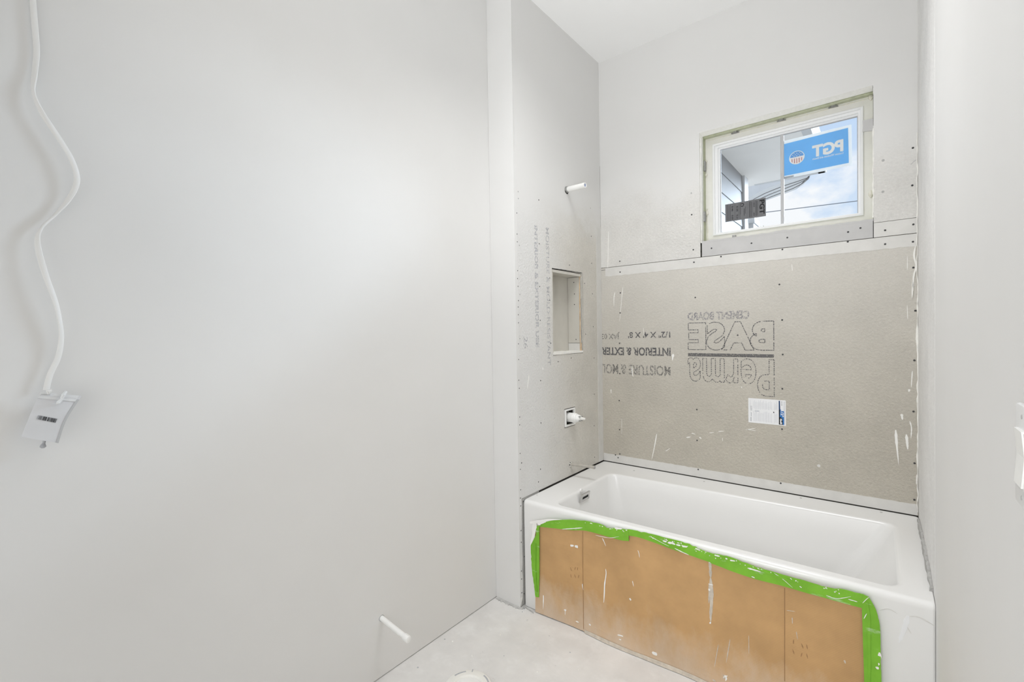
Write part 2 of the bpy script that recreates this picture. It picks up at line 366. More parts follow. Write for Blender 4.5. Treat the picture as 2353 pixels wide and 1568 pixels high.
# ------------------------------------------------------------------ text helper
def text_mesh(body, bold=0.0, fill=True, space=1.0):
    cu = bpy.data.curves.new('t', 'FONT'); cu.body = body; cu.offset = bold; cu.space_character = space
    cu.resolution_u = 4; cu.fill_mode = 'FRONT' if fill else 'NONE'
    ob = bpy.data.objects.new('t', cu); COL.objects.link(ob); bpy.context.view_layer.update()
    me = bpy.data.meshes.new_from_object(ob.evaluated_get(bpy.context.evaluated_depsgraph_get()))
    vs = [Vector((v.co.x, v.co.y)) for v in me.vertices]; fs = [tuple(p.vertices) for p in me.polygons]; es = [tuple(e.vertices) for e in me.edges]
    bpy.data.objects.remove(ob); bpy.data.curves.remove(cu); bpy.data.meshes.remove(me)
    x0 = min(v.x for v in vs); x1 = max(v.x for v in vs); y0 = min(v.y for v in vs); y1 = max(v.y for v in vs)
    vs = [Vector(((v.x-x0)/(x1-x0), (v.y-y0)/(y1-y0))) for v in vs]
    return vs, fs, es
def text_on(mb, body, lb, rt, ex, ey, n, bold=0.0, lift=0.0006, space=1.0, mirror=False):
    """lay flat lettering on a surface between its lower-left and upper-right corners (in the text's own sense)"""
    ex, ey, n = Vector(ex), Vector(ey), Vector(n); lb = Vector(lb); d = Vector(rt)-lb; w, h = d.dot(ex), d.dot(ey)
    vs, fs, es = text_mesh(body, bold, True, space); b = len(mb.v)
    for v in vs: mb.v.append(lb+ex*(w*v.x)+ey*(h*v.y)+n*lift)
    mb.f += [tuple(b+i for i in f) for f in fs]
    return mb
def outline_on(mb, body, lb, rt, ex, ey, n, bold, wid, dash, gap, keep, lift=0.0006):
    """lettering as a dashed outline, like a dot-printed stencil"""
    ex, ey, n = Vector(ex), Vector(ey), Vector(n); lb = Vector(lb); d = Vector(rt)-lb; w, h = d.dot(ex), d.dot(ey)
    vs, fs, es = text_mesh(body, bold, True, 1.06)
    from collections import Counter
    cnt = Counter()
    for f in fs:
        for i in range(len(f)): cnt[tuple(sorted((f[i], f[(i+1) % len(f)])))] += 1
    be = [e for e, c in cnt.items() if c == 1]
    adj = {}
    for a, c in be: adj.setdefault(a, []).append(c); adj.setdefault(c, []).append(a)
    P = {i: lb+ex*(w*vs[i].x)+ey*(h*vs[i].y)+n*lift for i in adj}
    done = set()
    for st in adj:
        if st in done: continue
        loop = [st]; done.add(st); cur = st
        while True:
            nx = [k for k in adj[cur] if k not in done]
            if not nx: break
            cur = nx[0]; done.add(cur); loop.append(cur)
        pts = [P[i] for i in loop]+[P[loop[0]]]; on = True; left = dash
        for a, c in zip(pts, pts[1:]):
            ln = (c-a).length
            if ln < 1e-7: continue
            t = (c-a)/ln; s = t.cross(n)*wid/2; pos = 0
            while pos < ln:
                stp = min(left, ln-pos)
                if on and random.random() < keep:
                    b = len(mb.v); q0, q1 = a+t*pos, a+t*(pos+stp)
                    mb.v += [q0-s, q1-s, q1+s, q0+s]; mb.f.append((b, b+1, b+2, b+3))
                pos += stp; left -= stp
                if left <= 1e-9: on = not on; left = (dash if on else gap)*random.uniform(0.7, 1.3)
    return mb

# ------------------------------------------------------------------ room dimensions (metres)
XL, XN, XR = -1.5564, -1.3992, 0.1250      # left wall, alcove side wall, right wall
YB, YW, ZC = 2.6671, 1.7766, 3.0712        # back wall, wing face, ceiling
YF = -1.45                                 # wall behind the photographer
ZT = 0.532                                 # tub deck
BP, BN = (0, YB, 0), (0, -1, 0)
def ob(x, y, lift=0.0): return at(x, y, (0, YB-lift, 0), BN)
def on(x, y, lift=0.0): return at(x, y, (XN+lift, 0, 0), (1, 0, 0))
def ol(x, y, lift=0.0): return at(x, y, (XL+lift, 0, 0), (1, 0, 0))

def panel(mb, axis, c0, c1, a0, a1, z0, z1, holes=()):
    """slab with rectangular holes: axis 'Y' -> spans X by Z, axis 'X' -> spans Y by Z"""
    us = sorted({a0, a1, *[h[0] for h in holes], *[h[1] for h in holes]}); zs = sorted({z0, z1, *[h[2] for h in holes], *[h[3] for h in holes]})
    us = [u for u in us if a0 <= u <= a1]; zs = [z for z in zs if z0 <= z <= z1]
    solid = {}
    for i in range(len(us)-1):
        for j in range(len(zs)-1):
            um, zm = (us[i]+us[i+1])/2, (zs[j]+zs[j+1])/2
            solid[i, j] = not any(h[0] < um < h[1] and h[2] < zm < h[3] for h in holes)
    P = (lambda u, c, z: Vector((u, c, z))) if axis == 'Y' else (lambda u, c, z: Vector((c, u, z)))
    def q(*pts): b = len(mb.v); mb.v.extend(pts); mb.f.append(tuple(range(b, b+4)))
    for (i, j), s in solid.items():
        if not s: continue
        u0, u1, w0, w1 = us[i], us[i+1], zs[j], zs[j+1]
        q(P(u0,c0,w0), P(u1,c0,w0), P(u1,c0,w1), P(u0,c0,w1)); q(P(u0,c1,w0), P(u0,c1,w1), P(u1,c1,w1), P(u1,c1,w0))
        if not solid.get((i-1, j)): q(P(u0,c0,w0), P(u0,c0,w1), P(u0,c1,w1), P(u0,c1,w0))
        if not solid.get((i+1, j)): q(P(u1,c0,w0), P(u1,c1,w0), P(u1,c1,w1), P(u1,c0,w1))
        if not solid.get((i, j-1)): q(P(u0,c0,w0), P(u0,c1,w0), P(u1,c1,w0), P(u1,c0,w0))
        if not solid.get((i, j+1)): q(P(u0,c0,w1), P(u1,c0,w1), P(u1,c1,w1), P(u0,c1,w1))
    return mb
def struct(name, mb, m, parent=None, **kw):
    o = mb.build(name, m, parent, **kw)
    if parent is None: o['kind'] = 'structure'
    return o

# window opening in the back wall; recess and valve hole in the alcove wall
WX0, WX1, WZ0, WZ1 = -0.778, -0.028, 1.852, 2.445
NY0, NY1, NZ0, NZ1 = 2.100, 2.421, 1.239, 1.715
VY0, VY1, VZ0, VZ1 = 2.206, 2.325, 0.820, 0.929
SEAM = 1.770; TB = 0.0127

# ------------------------------------------------------------------ the setting
mb = MB().box(XL-0.12, XR+0.12, YF-0.1, YB+0.14, -0.15, 0.0)
# thin uneven skim of mortar along the floor's edge
def floor_mat():
    m = M['floor']; t = m.node_tree; l = t.links.new
    b = [n for n in t.nodes if n.type == 'BSDF_PRINCIPLED'][0]; g = [n for n in t.nodes if n.type == 'NEW_GEOMETRY'][0]
    last = b.inputs['Base Color'].links[0].from_socket
    # dried plaster wiped over the slab, and small dark grit trodden into it
    for sc, a0, a1, k, c in ((9.0, .52, .70, .55, (.80, .795, .785, 1)), (34.0, .66, .74, .45, (.42, .41, .40, 1)), (120.0, .72, .78, .55, (.25, .245, .24, 1))):
        n = nd(t, 'ShaderNodeTexNoise', Scale=sc, Detail=7.0, Roughness=0.62); l(g.outputs['Position'], n.inputs['Vector'])
        r = nd(t, 'ShaderNodeMapRange'); r.inputs['From Min'].default_value = a0; r.inputs['From Max'].default_value = a1; r.inputs['To Max'].default_value = k
        mm = nd(t, 'ShaderNodeMixRGB'); mm.inputs['Color2'].default_value = c
        l(n.outputs['Fac'], r.inputs['Value']); l(r.outputs[0], mm.inputs['Fac']); l(last, mm.inputs['Color1']); last = mm.outputs[0]
    l(last, b.inputs['Base Color'])
floor_mat()
floor = struct('floor', mb, M['floor'])
# mortar squeezed out along the foot of the wing
A = []; B = []
for i in range(70):
    f = i/69; c0 = [Vector((XL+.004, YW-.001, 0)), Vector((XN+.004, YW-.001, 0)), Vector((XN+.006, 1.80, 0)), Vector((XN+.07, 1.785, 0))]
    p = resamp(c0, 70)[i]; w = .012+.020*abs(noise.noise(Vector((i*.23, 2, 0))))
    o = Vector((.25, -1, 0)) if f < .62 else Vector((.8, -.5, 0)); B.append(p+o*w); A.append(p)
MB().ribbon(A, B, (0, 0, 1), .002, 2, .006).build('mortar_edge', mat('grey_mortar', (.50, .495, .48), .9, .12, 30, .5, 60), floor)
# crumbs of plaster and grit on the slab
rc = random.Random(5)
cs = [(1150,1460),(1085,1508),(1235,1545),(1158,1508),(1040,1475),(1205,1400),(1200,1407),(1310,1500),(1262,1462),(1330,1540),(1022,1470),(960,1535)]
for x, y in cs:
    q = at(x, y, (0, 0, 0), (0, 0, 1)); r = rc.uniform(.0018, .0035); mb = MB()
    mb.tube([q, q+Vector((0, 0, r*.5)), q+Vector((r*.2, 0, r))], [r*1.1, r, r*.35], 6); mb.build('plaster_crumb', M['inkgrey'] if rc.random() < .6 else M['edge'], floor)
ceil = struct('ceiling', MB().box(XL-0.12, XR+0.12, YF-0.1, YB+0.14, ZC, ZC+0.12), M['ceil'])
wall_left = struct('wall_left', MB().box(XL-0.12, XL, YF-0.1, YW+0.05, 0.004, ZC), M['paint'])
wall_right = struct('wall_right', MB().box(XR, XR+0.12, YF-0.1, YB+0.14, 0.0, ZC), M['paint'])
wall_front = struct('wall_front', MB().box(XL, XR, YF-0.12, YF, 0.0, ZC), M['paint'])

UPZ = 2.42   # cement board of the alcove ends here under the primer
# back wall: framing/cavity behind, painted wall board above, cement boards below
hole = (WX0-.0075, WX1, WZ0, WZ1+.012)
wall_back = struct('wall_back', panel(MB(), 'Y', YB, YB+TB, XN, XR, UPZ, ZC, [hole]), M['paint'])
panel(mb := MB(), 'Y', YB+TB+0.001, YB+0.14, XN-0.15, XR, 0.0, ZC, [(WX0-.0075, WX1, WZ0, WZ1+.012)]); mb.build('wall_core', M['core'], wall_back)
g = 0.0014
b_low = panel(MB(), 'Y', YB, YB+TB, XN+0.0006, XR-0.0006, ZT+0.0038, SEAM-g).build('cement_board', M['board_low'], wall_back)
b_ul = panel(MB(), 'Y', YB, YB+TB, XN+0.0004, WX0-.0075, SEAM+g, UPZ).build('cement_board', M['board_up'], wall_back)
b_ur = panel(MB(), 'Y', YB, YB+TB, WX1+g, XR-0.0006, 1.838, UPZ).build('cement_board', M['board_up'], wall_back)
b_us = MB().box(WX0+g, WX1-g, YB, YB+TB, SEAM+g, WZ0).build('board_strip', M['strip_gray'], wall_back)
b_rs = MB().box(WX1+g, XR-0.0006, YB, YB+TB, SEAM+g, 1.836).build('board_strip', M['strip'], wall_back)
# smooth tapered factory edges of the big sheet: along the seam, along the tub, up the corner
def wavy_strip(x0, x1, zf, za, amp, n=90, seed=0, name='taper_edge', m='strip', par=None):
    A = []; B = []
    for i in range(n):
        x = x0+(x1-x0)*i/(n-1); A.append((x, YB, zf)); B.append((x, YB, za+amp*noise.noise(Vector((x*40, seed, 0)))))
    return MB().ribbon(A, B, (0, -1, 0), 0.0010, 1).build(name, M[m], par)
wavy_strip(XN+0.03, XR-0.003, SEAM-g-0.0005, SEAM-0.056, 0.004, 160, 1, par=b_low)
wavy_strip(XN+0.003, XR-0.003, ZT+0.0042, ZT+0.052, 0.003, 120, 2, par=b_low)

# alcove side wall (painted above, cement board below) and the wing that carries it
wing = panel(MB(), 'X', XN-TB, XN, YW, YB, UPZ, ZC)
wing.box(XL, XN-TB-0.001, YW, YW+0.0127, 0.004, ZC)
wing.box(XN-TB-0.001, XN-0.0002, YW, YW+0.010, 0.006, ZC)
wall_alc = struct('wall_alcove', wing, M['paint'])
nh, vh = (NY0, NY1, NZ0, NZ1), (VY0, VY1, VZ0, VZ1)
panel(MB(), 'X', XN-TB-0.10, XN-TB-0.001, YW+0.014, YB+0.1, 0.0, ZC, [(NY0-.001, NY1+.001, NZ0-.001, NZ1+.001), vh]).build('wall_core', M['core'], wall_alc)
MB().box(XN-0.20, XN-TB-0.101, YW+0.014, YB+0.1, 0.0, ZC).build('wall_core', M['core'], wall_alc)
b_alc = panel(MB(), 'X', XN-TB, XN, YW+0.0105, YB-0.001, ZT+0.006, UPZ, [nh, vh]).build('cement_board', M['board_alc'], wall_alc)
b_alf = panel(MB(), 'X', XN-TB, XN-0.0004, YW+0.0105, 1.95, 0.004, ZT+0.004).build('cement_board', M['board_gray'], wall_alc)
# smooth joint strip up the inside corner
z0, z1 = ZT+0.006, 2.02
MB().box(XN, XN+0.0012, YB-0.062, YB-0.0002, z0, z1).build('corner_strip', M['strip'], b_alc)
MB().box(XN+0.0005, XN+0.030, YB-0.0012, YB, SEAM+0.004, 2.03).build('corner_strip', M['strip'], b_ul)
# corner bead: the ragged painted edge of the wing
A = []; B = []
for i in range(240):
    z = 0.05+i/239*2.2; A.append((XN, YW-0.0005, z)); B.append((XN, YW+0.020+0.004*noise.noise(Vector((z*30, 3, 0)))+(0.006*max(0, noise.noise(Vector((z*11, 9, 0)))) if z < .6 else 0), z))
MB().ribbon(A, B, (1, 0, 0), 0.0012, 1).build('corner_bead', M['paint'], wall_alc)
MB().box(XL+0.002, XN+0.0016, YW-0.0012, YW, 0.004, ZC).build('wing_face', M['paint'], wall_alc)

# the recess (niche)
ND = 0.094; nx = XN-ND
MB().box(nx-0.006, nx, NY0, NY1, NZ0, NZ1).build('niche_back', M['niche'], wall_alc)
far = MB().box(nx+0.0015, XN-0.004, NY1-0.010, NY1, NZ0+0.06, NZ1-0.022).build('niche_side', M['niche'], wall_alc)
MB().box(nx+0.0015, XN-0.006, NY1-0.010, NY1, NZ0+0.012, NZ0+0.058).build('niche_side', M['strip'], wall_alc)
MB().box(nx+0.0015, XN-0.002, NY0, NY0+0.010, NZ0+0.012, NZ1-0.022).build('niche_side', M['niche'], wall_alc)
MB().box(nx+0.0015, XN-0.002, NY0+0.0, NY1-0.011, NZ1-0.020, NZ1-0.005).build('niche_top', M['niche'], wall_alc)
A = []; B = []
for i in range(30):
    y = NY0+0.002+(NY1-0.004-NY0)*i/29; A.append((nx+.002, y, NZ0+.002)); B.append((XN+0.003+0.002*noise.noise(Vector((y*60, 0, 0))), y, NZ0+.002))
MB().ribbon(A, B, (0, 0, 1), 0.010, 2, 0.004).build('niche_sill', M['edge'], wall_alc)
# cut edge of the stud seen along the far side, and the ragged cut at the top
A = []; B = []
for i in range(40):
    z = NZ0+0.01+(NZ1-NZ0-0.02)*i/39; w = noise.noise(Vector((z*35, 5, 0)))
    A.append((XN-0.011, NY1-0.0105+0.002*w, z)); B.append((XN-0.004, NY1-0.003+0.003*w, z))
MB().ribbon(A, B, (0, -1, 0), 0.002, 1, 0.003).build('stud_edge', M['wood'], wall_alc)
def crack(par, pts, wid, nrm, mkey='dark', lift=0.0005, name='crack', seed=0):
    P = resamp(pts, 30); nv = Vector(nrm); A = []; B = []
    for i, p in enumerate(P):
        t = (P[min(i+1, 29)]-P[max(i-1, 0)]).normalized(); s = t.cross(nv)
        w = wid*(0.25+0.9*abs(noise.noise(p*70+Vector((seed, 0, 0))))+0.2)
        A.append(p+s*w); B.append(p-s*w)
    return MB().ribbon(A, B, nrm, lift, 1).build(name, M[mkey], par)
crack(b_alc, [on(1269, 617), on(1300, 621.5), on(1338, 627.5)], 0.0022, (1, 0, 0))
crack(b_alc, [on(1338.5, 629), on(1339, 700), on(1339, 812)], 0.0012, (1, 0, 0), seed=4)
crack(b_alc, [on(1272, 815.5), on(1339, 813.5)], 0.0012, (1, 0, 0), 'edge', seed=6)
# dark open joint between sheets, left half of the seam
crack(b_ul, [ob(1380, 622), ob(1460, 612.5), ob(1530, 603.5), ob(1611, 593.5)], 0.0016, (0, -1, 0), seed=2)
crack(b_ul, [ob(1610.5, 560), ob(1610.5, 592)], 0.0012, (0, -1, 0), seed=3)
crack(b_rs, [ob(2007, 520), ob(2007, 548)], 0.0009, (0, -1, 0), seed=8)
# fluting line above the tub on the alcove wall
# ------------------------------------------------------------------ screws
def screw_mesh(m, name):
    mb = MB(); seg = 10; prof = [(0.0050, 0.0), (0.0050, 0.0009), (0.0036, 0.0014), (0.0018, 0.0012), (0.0012, 0.0003)]
    mb.loops([[Vector((r*math.cos(6.2832*k/seg), r*math.sin(6.2832*k/seg), z)) for k in range(seg)] for r, z in prof], True, True)
    me = bpy.data.meshes.new(name); me.from_pydata([tuple(v) for v in mb.v], [], mb.f); me.materials.append(M[m]); return me
SC, SCP = screw_mesh('screw', 'screw'), screw_mesh('screw_pale', 'screw_pale')
def screw(p, nrm, par, me=SC, s=1.0):
    o = bpy.data.objects.new('screw', me); COL.objects.link(o); place(o, p, par)
    o.rotation_mode = 'QUATERNION'; o.rotation_quaternion = Vector(nrm).to_track_quat('Z', 'Y'); o.scale = (s*0.85, s*0.85, s*0.85)
    return o
c4 = [(172,143),(174,293),(172,437),(168,656),(170,875),(166,1069),(168,1279),(139,1461),(170,1454),(158,1481),(705,72),(714,326),(725,1134),(727,1356),(735,1566),(899,31),(1320,232),(1340,488),(1344,737),(1341,984),(1339,1275)]
for x, y in c4: screw(ob(1370+x/3.136, 580+y/3.136, .001), (0,-1,0), b_low)
screw(ob(1370+170/3.136, 580+65/3.136), (0,-1,0), b_ul)
def c1(x, y): return 1560+x/3.267, 160+y/3.267
for x, y in [(112,1447),(316,1405),(777,1351),(1268,1293),(1548,1311),(1757,1293)]: screw(ob(*c1(x, y), .001), (0,-1,0), b_low)
for x, y in [(96,1090),(108,1353)]: screw(ob(*c1(x, y)), (0,-1,0), b_ul)
screw(ob(*c1(93,928)), (0,-1,0), b_ul, SCP)
for x, y in [(245,1342),(545,1304),(814,1262),(1270,1220),(1363,1190)]: screw(ob(*c1(x, y)), (0,-1,0), b_us)
for x, y in [(1548,1207),(1760,1163)]: screw(ob(*c1(x, y)), (0,-1,0), b_rs)
for x, y in [(1752,870),(1757,588)]: screw(ob(*c1(x, y)), (0,-1,0), b_ur)
for x, y in [(1532,918),(1533,682)]: screw(ob(*c1(x, y)), (0,-1,0), b_ur, SCP, 1.3)
for x, y in [(527,117),(537,327),(532,569),(528,818),(533,1070),(532,1248)]: screw(ob(1850+x/2.119, 560+y/2.119, .001), (0,-1,0), b_low)
screw(ob(1794, 1111, .001), (0,-1,0), b_low)
def c2(x, y): return 1150+x/3.137, 380+y/3.137
for x, y in [(276,250),(279,566),(283,875),(286,1118),(355,813),(355,973),(363,1283),(497,720),(654,512),(657,707),(662,927),(606,852),(669,1164),(614,1218),(674,1390),(510,1390),(416,1416),(289,1553)]:
    screw(on(*c2(x, y)), (1,0,0), b_alc, SC, 0.8)
screw(on(*c2(649,309)), (1,0,0), b_alc, SCP, 0.8)
for x, y in [(127,190),(128,240),(136,578),(140,932),(140,1250)]: screw(on(*c2(x, y)), (1,0,0), b_alc, SCP, 0.8)
for x, y in [(112,344),(114,496),(116,552),(119,760),(118,817),(121,873),(124,976),(122,1022),(123,1078),(124,1136),(124,1288),(126,1401),(127,1550)]:
    screw(on(*c2(x+5, y), .0012), (1,0,0), b_alc, SC, 0.65)
def c3(x, y): return 1150+x/2.904, 880+y/2.904
for x, y in [(119,37),(122,229),(122,281),(125,472),(127,578),(128,715)]: screw(on(*c3(x+6, y), .0012), (1,0,0), b_alc, SC, 0.65)
for x, y in [(141,535),(270,268),(267,577),(254,662),(626,76),(625,287),(628,497)]: screw(on(*c3(x, y)), (1,0,0), b_alc, SC, 0.8)
for x, y in [(128,770),(147,792),(130,822),(155,967),(132,987),(134,1065),(155,1160),(135,1257),(136,1310),(153,1408),(137,1402)]:
    screw(on(*c3(x+5, y), .001), (1,0,0), b_alf, SC, 0.75)
for x, y in [(529,845),(533,928),(533,1004),(545,1256)]:
    screw(at(*c2(x, y), (0, NY1-0.010, 0), (0,-1,0)), (0,-1,0), far, SC, 0.75)

# ------------------------------------------------------------------ paint drips and joint-compound flecks
def drip(par, fn, pts, w0, w1, nrm, name='paint_drip', m='drip', lift=0.0008):
    P = [fn(*p) for p in pts]; P = spline(P, 14) if len(P) > 2 else resamp(P, 14); nv = Vector(nrm); A = []; B = []
    for i, p in enumerate(P):
        t = (P[min(i+1, 13)]-P[max(i-1, 0)]).normalized(); s = t.cross(nv); f = i/13
        w = (w0+(w1-w0)*f)*0.5*(0.75+0.7*abs(noise.noise(p*90)))*(min(1, 4*f+.35)*min(1, 4*(1-f)+.3))
        A.append(p+s*w); B.append(p-s*w)
    return MB().ribbon(A, B, nrm, lift, 1).build(name, M[m], par)
def b4(x, y): return ob(1370+x/3.136, 580+y/3.136)
for pts, w0, w1 in [([(436,1310),(420,1400),(400,1495)], .008, .003), ([(555,733),(548,783)], .016, .002), ([(257,820),(260,870),(266,897)], .006, .004),
                    ([(192,250),(180,380),(168,498)], .0035, .002), ([(134,290),(128,330),(128,390)], .006, .002), ([(1410,85),(1413,135)], .002, .002),
                    ([(650,1336),(680,1331)], .006, .005), ([(688,1304),(714,1312)], .005, .003), ([(743,1333),(758,1344)], .006, .004),
                    ([(815,1302),(850,1299)], .003, .002), ([(880,1292),(920,1290)], .004, .003), ([(1080,1279),(1150,1269)], .004, .002), ([(1085,1277),(1152,1287)], .003, .002),
                    ([(910,1338),(910,1362)], .003, .002), ([(500,1434),(532,1414)], .004, .002), ([(106,988),(108,1017)], .006, .004), ([(340,520+25),(343,600)], .002, .001),
                    ([(184,1200),(184,1310)], .0018, .001), ([(1046,968),(1050,980)], .004, .003)]:
    drip(b_low, b4, pts, w0, w1, (0, -1, 0))
drip(b_ul, b4, [(88,-150),(86,0),(83,158)], .006, .003, (0, -1, 0)); drip(b_ul, b4, [(100,-200),(105,-90),(95,-30)], .03, .012, (0, -1, 0), m='strip')
def b5(x, y): return ob(1850+x/2.119, 560+y/2.119)
for pts, w0, w1 in [([(441,908),(447,990),(456,1078)], .013, .003), ([(493,930),(500,1003)], .012, .006), ([(510,865),(518,900),(515,950)], .005, .003), ([(470,830),(474,858)], .010, .005),
                    ([(522,620),(517,700)], .004, .003), ([(508,710),(505,722)], .01, .006), ([(543,1125),(542,1175)], .004, .003), ([(498,60),(498,130)], .002, .002), ([(497,300),(500,370)], .002, .002)]:
    drip(b_low, b5, pts, w0, w1, (0, -1, 0))
for pts, w0, w1 in [([(538,10),(530,60),(541,110),(528,160),(526,230)], .008, .006), ([(524,180),(521,265)], .006, .004), ([(546,390),(543,470),(550,510)], .007, .006), ([(549,520),(552,900),(556,1310)], .004, .004)]:
    drip(b_low, b5, pts, w0, w1, (0, -1, 0), 'joint_compound', 'edge', 0.004)
drip(b_ur, lambda x, y: ob(*c1(x, y)), [(1740,715),(1765,690),(1786,675)], .004, .004, (0, -1, 0), 'joint_compound', 'strip_gray')
drip(b_alc, lambda x, y: on(*c2(x, y)), [(205,1512),(200,1560),(195,1610)], .008, .005, (1, 0, 0))
drip(b_alc, lambda x, y: on(*c2(x, y)), [(300,1464),(310,1468)], .012, .01, (1, 0, 0))
drip(b_alf, lambda x, y: on(*c3(x, y)), [(140,1340),(143,1400),(136,1480)], .02, .014, (1, 0, 0))
drip(b_low, lambda x, y: ob(x, y), [(1879,1068),(1884,1074)], .012, .012, (0, -1, 0), 'paint_drip', 'strip')
# chalky smear low on the alcove board
# ------------------------------------------------------------------ stencilled print on the boards (upside down on the back wall)
def c7(x, y): return 1570+x/7.126, 690+y/7.126
def c6(x, y): return 1370+x/6.533, 660+y/6.533
EXB, EYB, NB = (-1, 0, 0), (0, 0, -1), (0, -1, 0)
mb = MB(); outline_on(mb, 'Perma', ob(*c7(1487,970)), ob(*c7(80,1490)), EXB, EYB, NB, 0.02, 0.0042, 0.007, 0.0030, 0.95)
mb.build('board_print', M['ink_black'], b_low)
mb = MB(); outline_on(mb, 'BASE', ob(*c7(1484,828)), ob(*c7(78,372)), EXB, EYB, NB, 0.06, 0.0042, 0.009, 0.0018, 0.96)
mb.build('board_print', M['ink_black'], b_low)
mb = MB()
for k in range(3):
    y = 868+k*18; mb.prism([ob(*c7(80, y)), ob(*c7(1485, y+24)), ob(*c7(1485, y+38)), ob(*c7(80, y+14))], (0, -0.0005, 0))
mb.build('board_print', M['ink_black'], b_low)
def tx(body, lb, rt, ex, ey, n, m, par, bold=0.02, lift=0.0006, space=1.0):
    mb = MB(); text_on(mb, body, lb, rt, ex, ey, n, bold, lift, space); return mb.build('board_print', M[m], par, recalc=False)
tx('CEMENT BOARD', ob(*c7(1085,305)), ob(*c7(70,205)), EXB, EYB, NB, 'ink_faint', b_low, 0.045)
tx('1/2" X 4\' X 8\'', ob(*c6(1112,668)), ob(*c6(480,768)), EXB, EYB, NB, 'ink_black', b_low, 0.02)
tx('JAX 03', ob(*c6(350,675)), ob(*c6(78,783)), EXB, EYB, NB, 'ink_mid', b_low, 0.02)
tx('INTERIOR & EXTER', ob(*c6(1117,910)), ob(*c6(85,1020)), EXB, EYB, NB, 'ink_black', b_low, 0.03)
tx('MOISTURE & MOL', ob(*c6(1117,1185)), ob(*c6(85,1295)), EXB, EYB, NB, 'ink_mid', b_low, 0.016)
# sideways on the alcove wall
def c8(x, y): return 1180+x/3.017, 380+y/3.017
EXA, EYA, NA = (0, 0, -1), (0, 1, 0), (1, 0, 0)
tx('INTERIOR & EXTERIOR USE', on(*c8(142,415)), on(*c8(178,1262)), EXA, EYA, NA, 'ink_pale', b_alc, 0.035)
tx('MOISTURE & MOLD RESISTANT', on(*c8(222,430)), on(*c8(258,1385)), EXA, EYA, NA, 'ink_pale', b_alc, 0.01)
tx('26', on(*c8(70,1190)), on(*c8(98,1270)), EXA, EYA, NA, 'ink_pale', b_alc, 0.01)

# ------------------------------------------------------------------ window
win = MB()
wy = YB+0.085                       # face of the frame, set back in the opening
win.box(WX0-.03, WX1+.03, YB+0.10, YB+0.135, WZ0-.03, WZ1+.03)   # replaced below
win = MB()
def ow(x, y, d): return at(*c1(x, y), (0, YB+d, 0), BN)
oTL, oBR = ow(250, 565, .078), ow(1385, 1095, .078); oBL = ow(250, 1250, .078); oTR = ow(1385, 268, .078)
fx0, fx1 = oTL.x, oTR.x; fz0, fz1 = (oBL.z+oBR.z)/2, (oTL.z+oTR.z)/2
gTL, gBR = ow(311, 606, .105), ow(1341, 1090, .105); gBL = ow(307, 1228, .105); gTR = ow(1343, 347, .105)
gx0, gx1 = gTL.x, gTR.x; gz0, gz1 = (gBL.z+gBR.z)/2, (gTL.z+gTR.z)/2
def ring(mb, ax0, ax1, az0, az1, bx0, bx1, bz0, bz1, y0, y1):
    return panel(mb, 'Y', y0, y1, ax0, ax1, az0, az1, [(bx0, bx1, bz0, bz1)])
window = struct('window_1', ring(MB(), WX0-.01, WX1+.01, WZ0-.01, WZ1+.01, fx0, fx1, fz0, fz1, wy, wy+.05), M['flange'])
k = 0.011
ring(MB(), fx0, fx1, fz0, fz1, fx0+k, fx1-k, fz0+k, fz1-k, YB+.076, YB+.125).build('window_frame', M['vinyl'], window, bevel=0.002)
ring(MB(), fx0+k, fx1-k, fz0+k, fz1-k, (fx0+k+gx0)/2+.004, (fx1-k+gx1)/2-.004, (fz0+k+gz0)/2+.003, (fz1-k+gz1)/2-.003, YB+.084, YB+.125).build('sash', M['vinyl'], window, bevel=0.002)
ring(MB(), (fx0+k+gx0)/2+.003, (fx1-k+gx1)/2-.003, (fz0+k+gz0)/2+.002, (fz1-k+gz1)/2-.002, gx0, gx1, gz0, gz1, YB+.096, YB+.122).build('glazing_bead', M['vinyl'], window, bevel=0.002)
MB().box(gx0-.004, gx1+.004, YB+.108, YB+.112, gz0-.004, gz1+.004).build('pane', M['glass'], window)
ring(MB(), gx0-.001, gx1+.001, gz0-.001, gz1+.001, gx0+.0035, gx1-.003, gz0+.001, gz1-.004, YB+.1035, YB+.1075).build('gasket', M['inkgrey'], window)
mc = ow(777, 800, .104).x
MB().box(mc-.008, mc+.008, YB+.098, YB+.1075, gz0, gz1).build('muntin', M['muntin'], window, bevel=0.003)
# treated timber lining and the raw cut edge of the wall board around it
ring(MB(), WX0-.02, WX1+.02, WZ0-.02, WZ1+.02, WX0+.0005, WX1-.0005, WZ0+.0005, WZ1-.0005, YB+.032, YB+.139).build('timber_lining', M['green_wood'], window)
MB().box(WX0, WX1, YB+.045, YB+.060, WZ1-.006, WZ1).build('shim', M['green_wood'], window)
mb = MB()
mb.prism([(WX0-.007, YB-.0008, WZ1+.012), (WX0-.007, YB+.031, WZ1-.0015), (WX0-.007, YB+.031, WZ1+.012)], (WX1-WX0+.006, 0, 0))
mb.prism([(WX0-.007, YB-.0008, WZ0-.002), (WX0+.0015, YB+.031, WZ0-.002), (WX0-.007, YB+.031, WZ0-.002)], (0, 0, WZ1-WZ0+.012))
mb.build('board_edge', M['edge'], window)
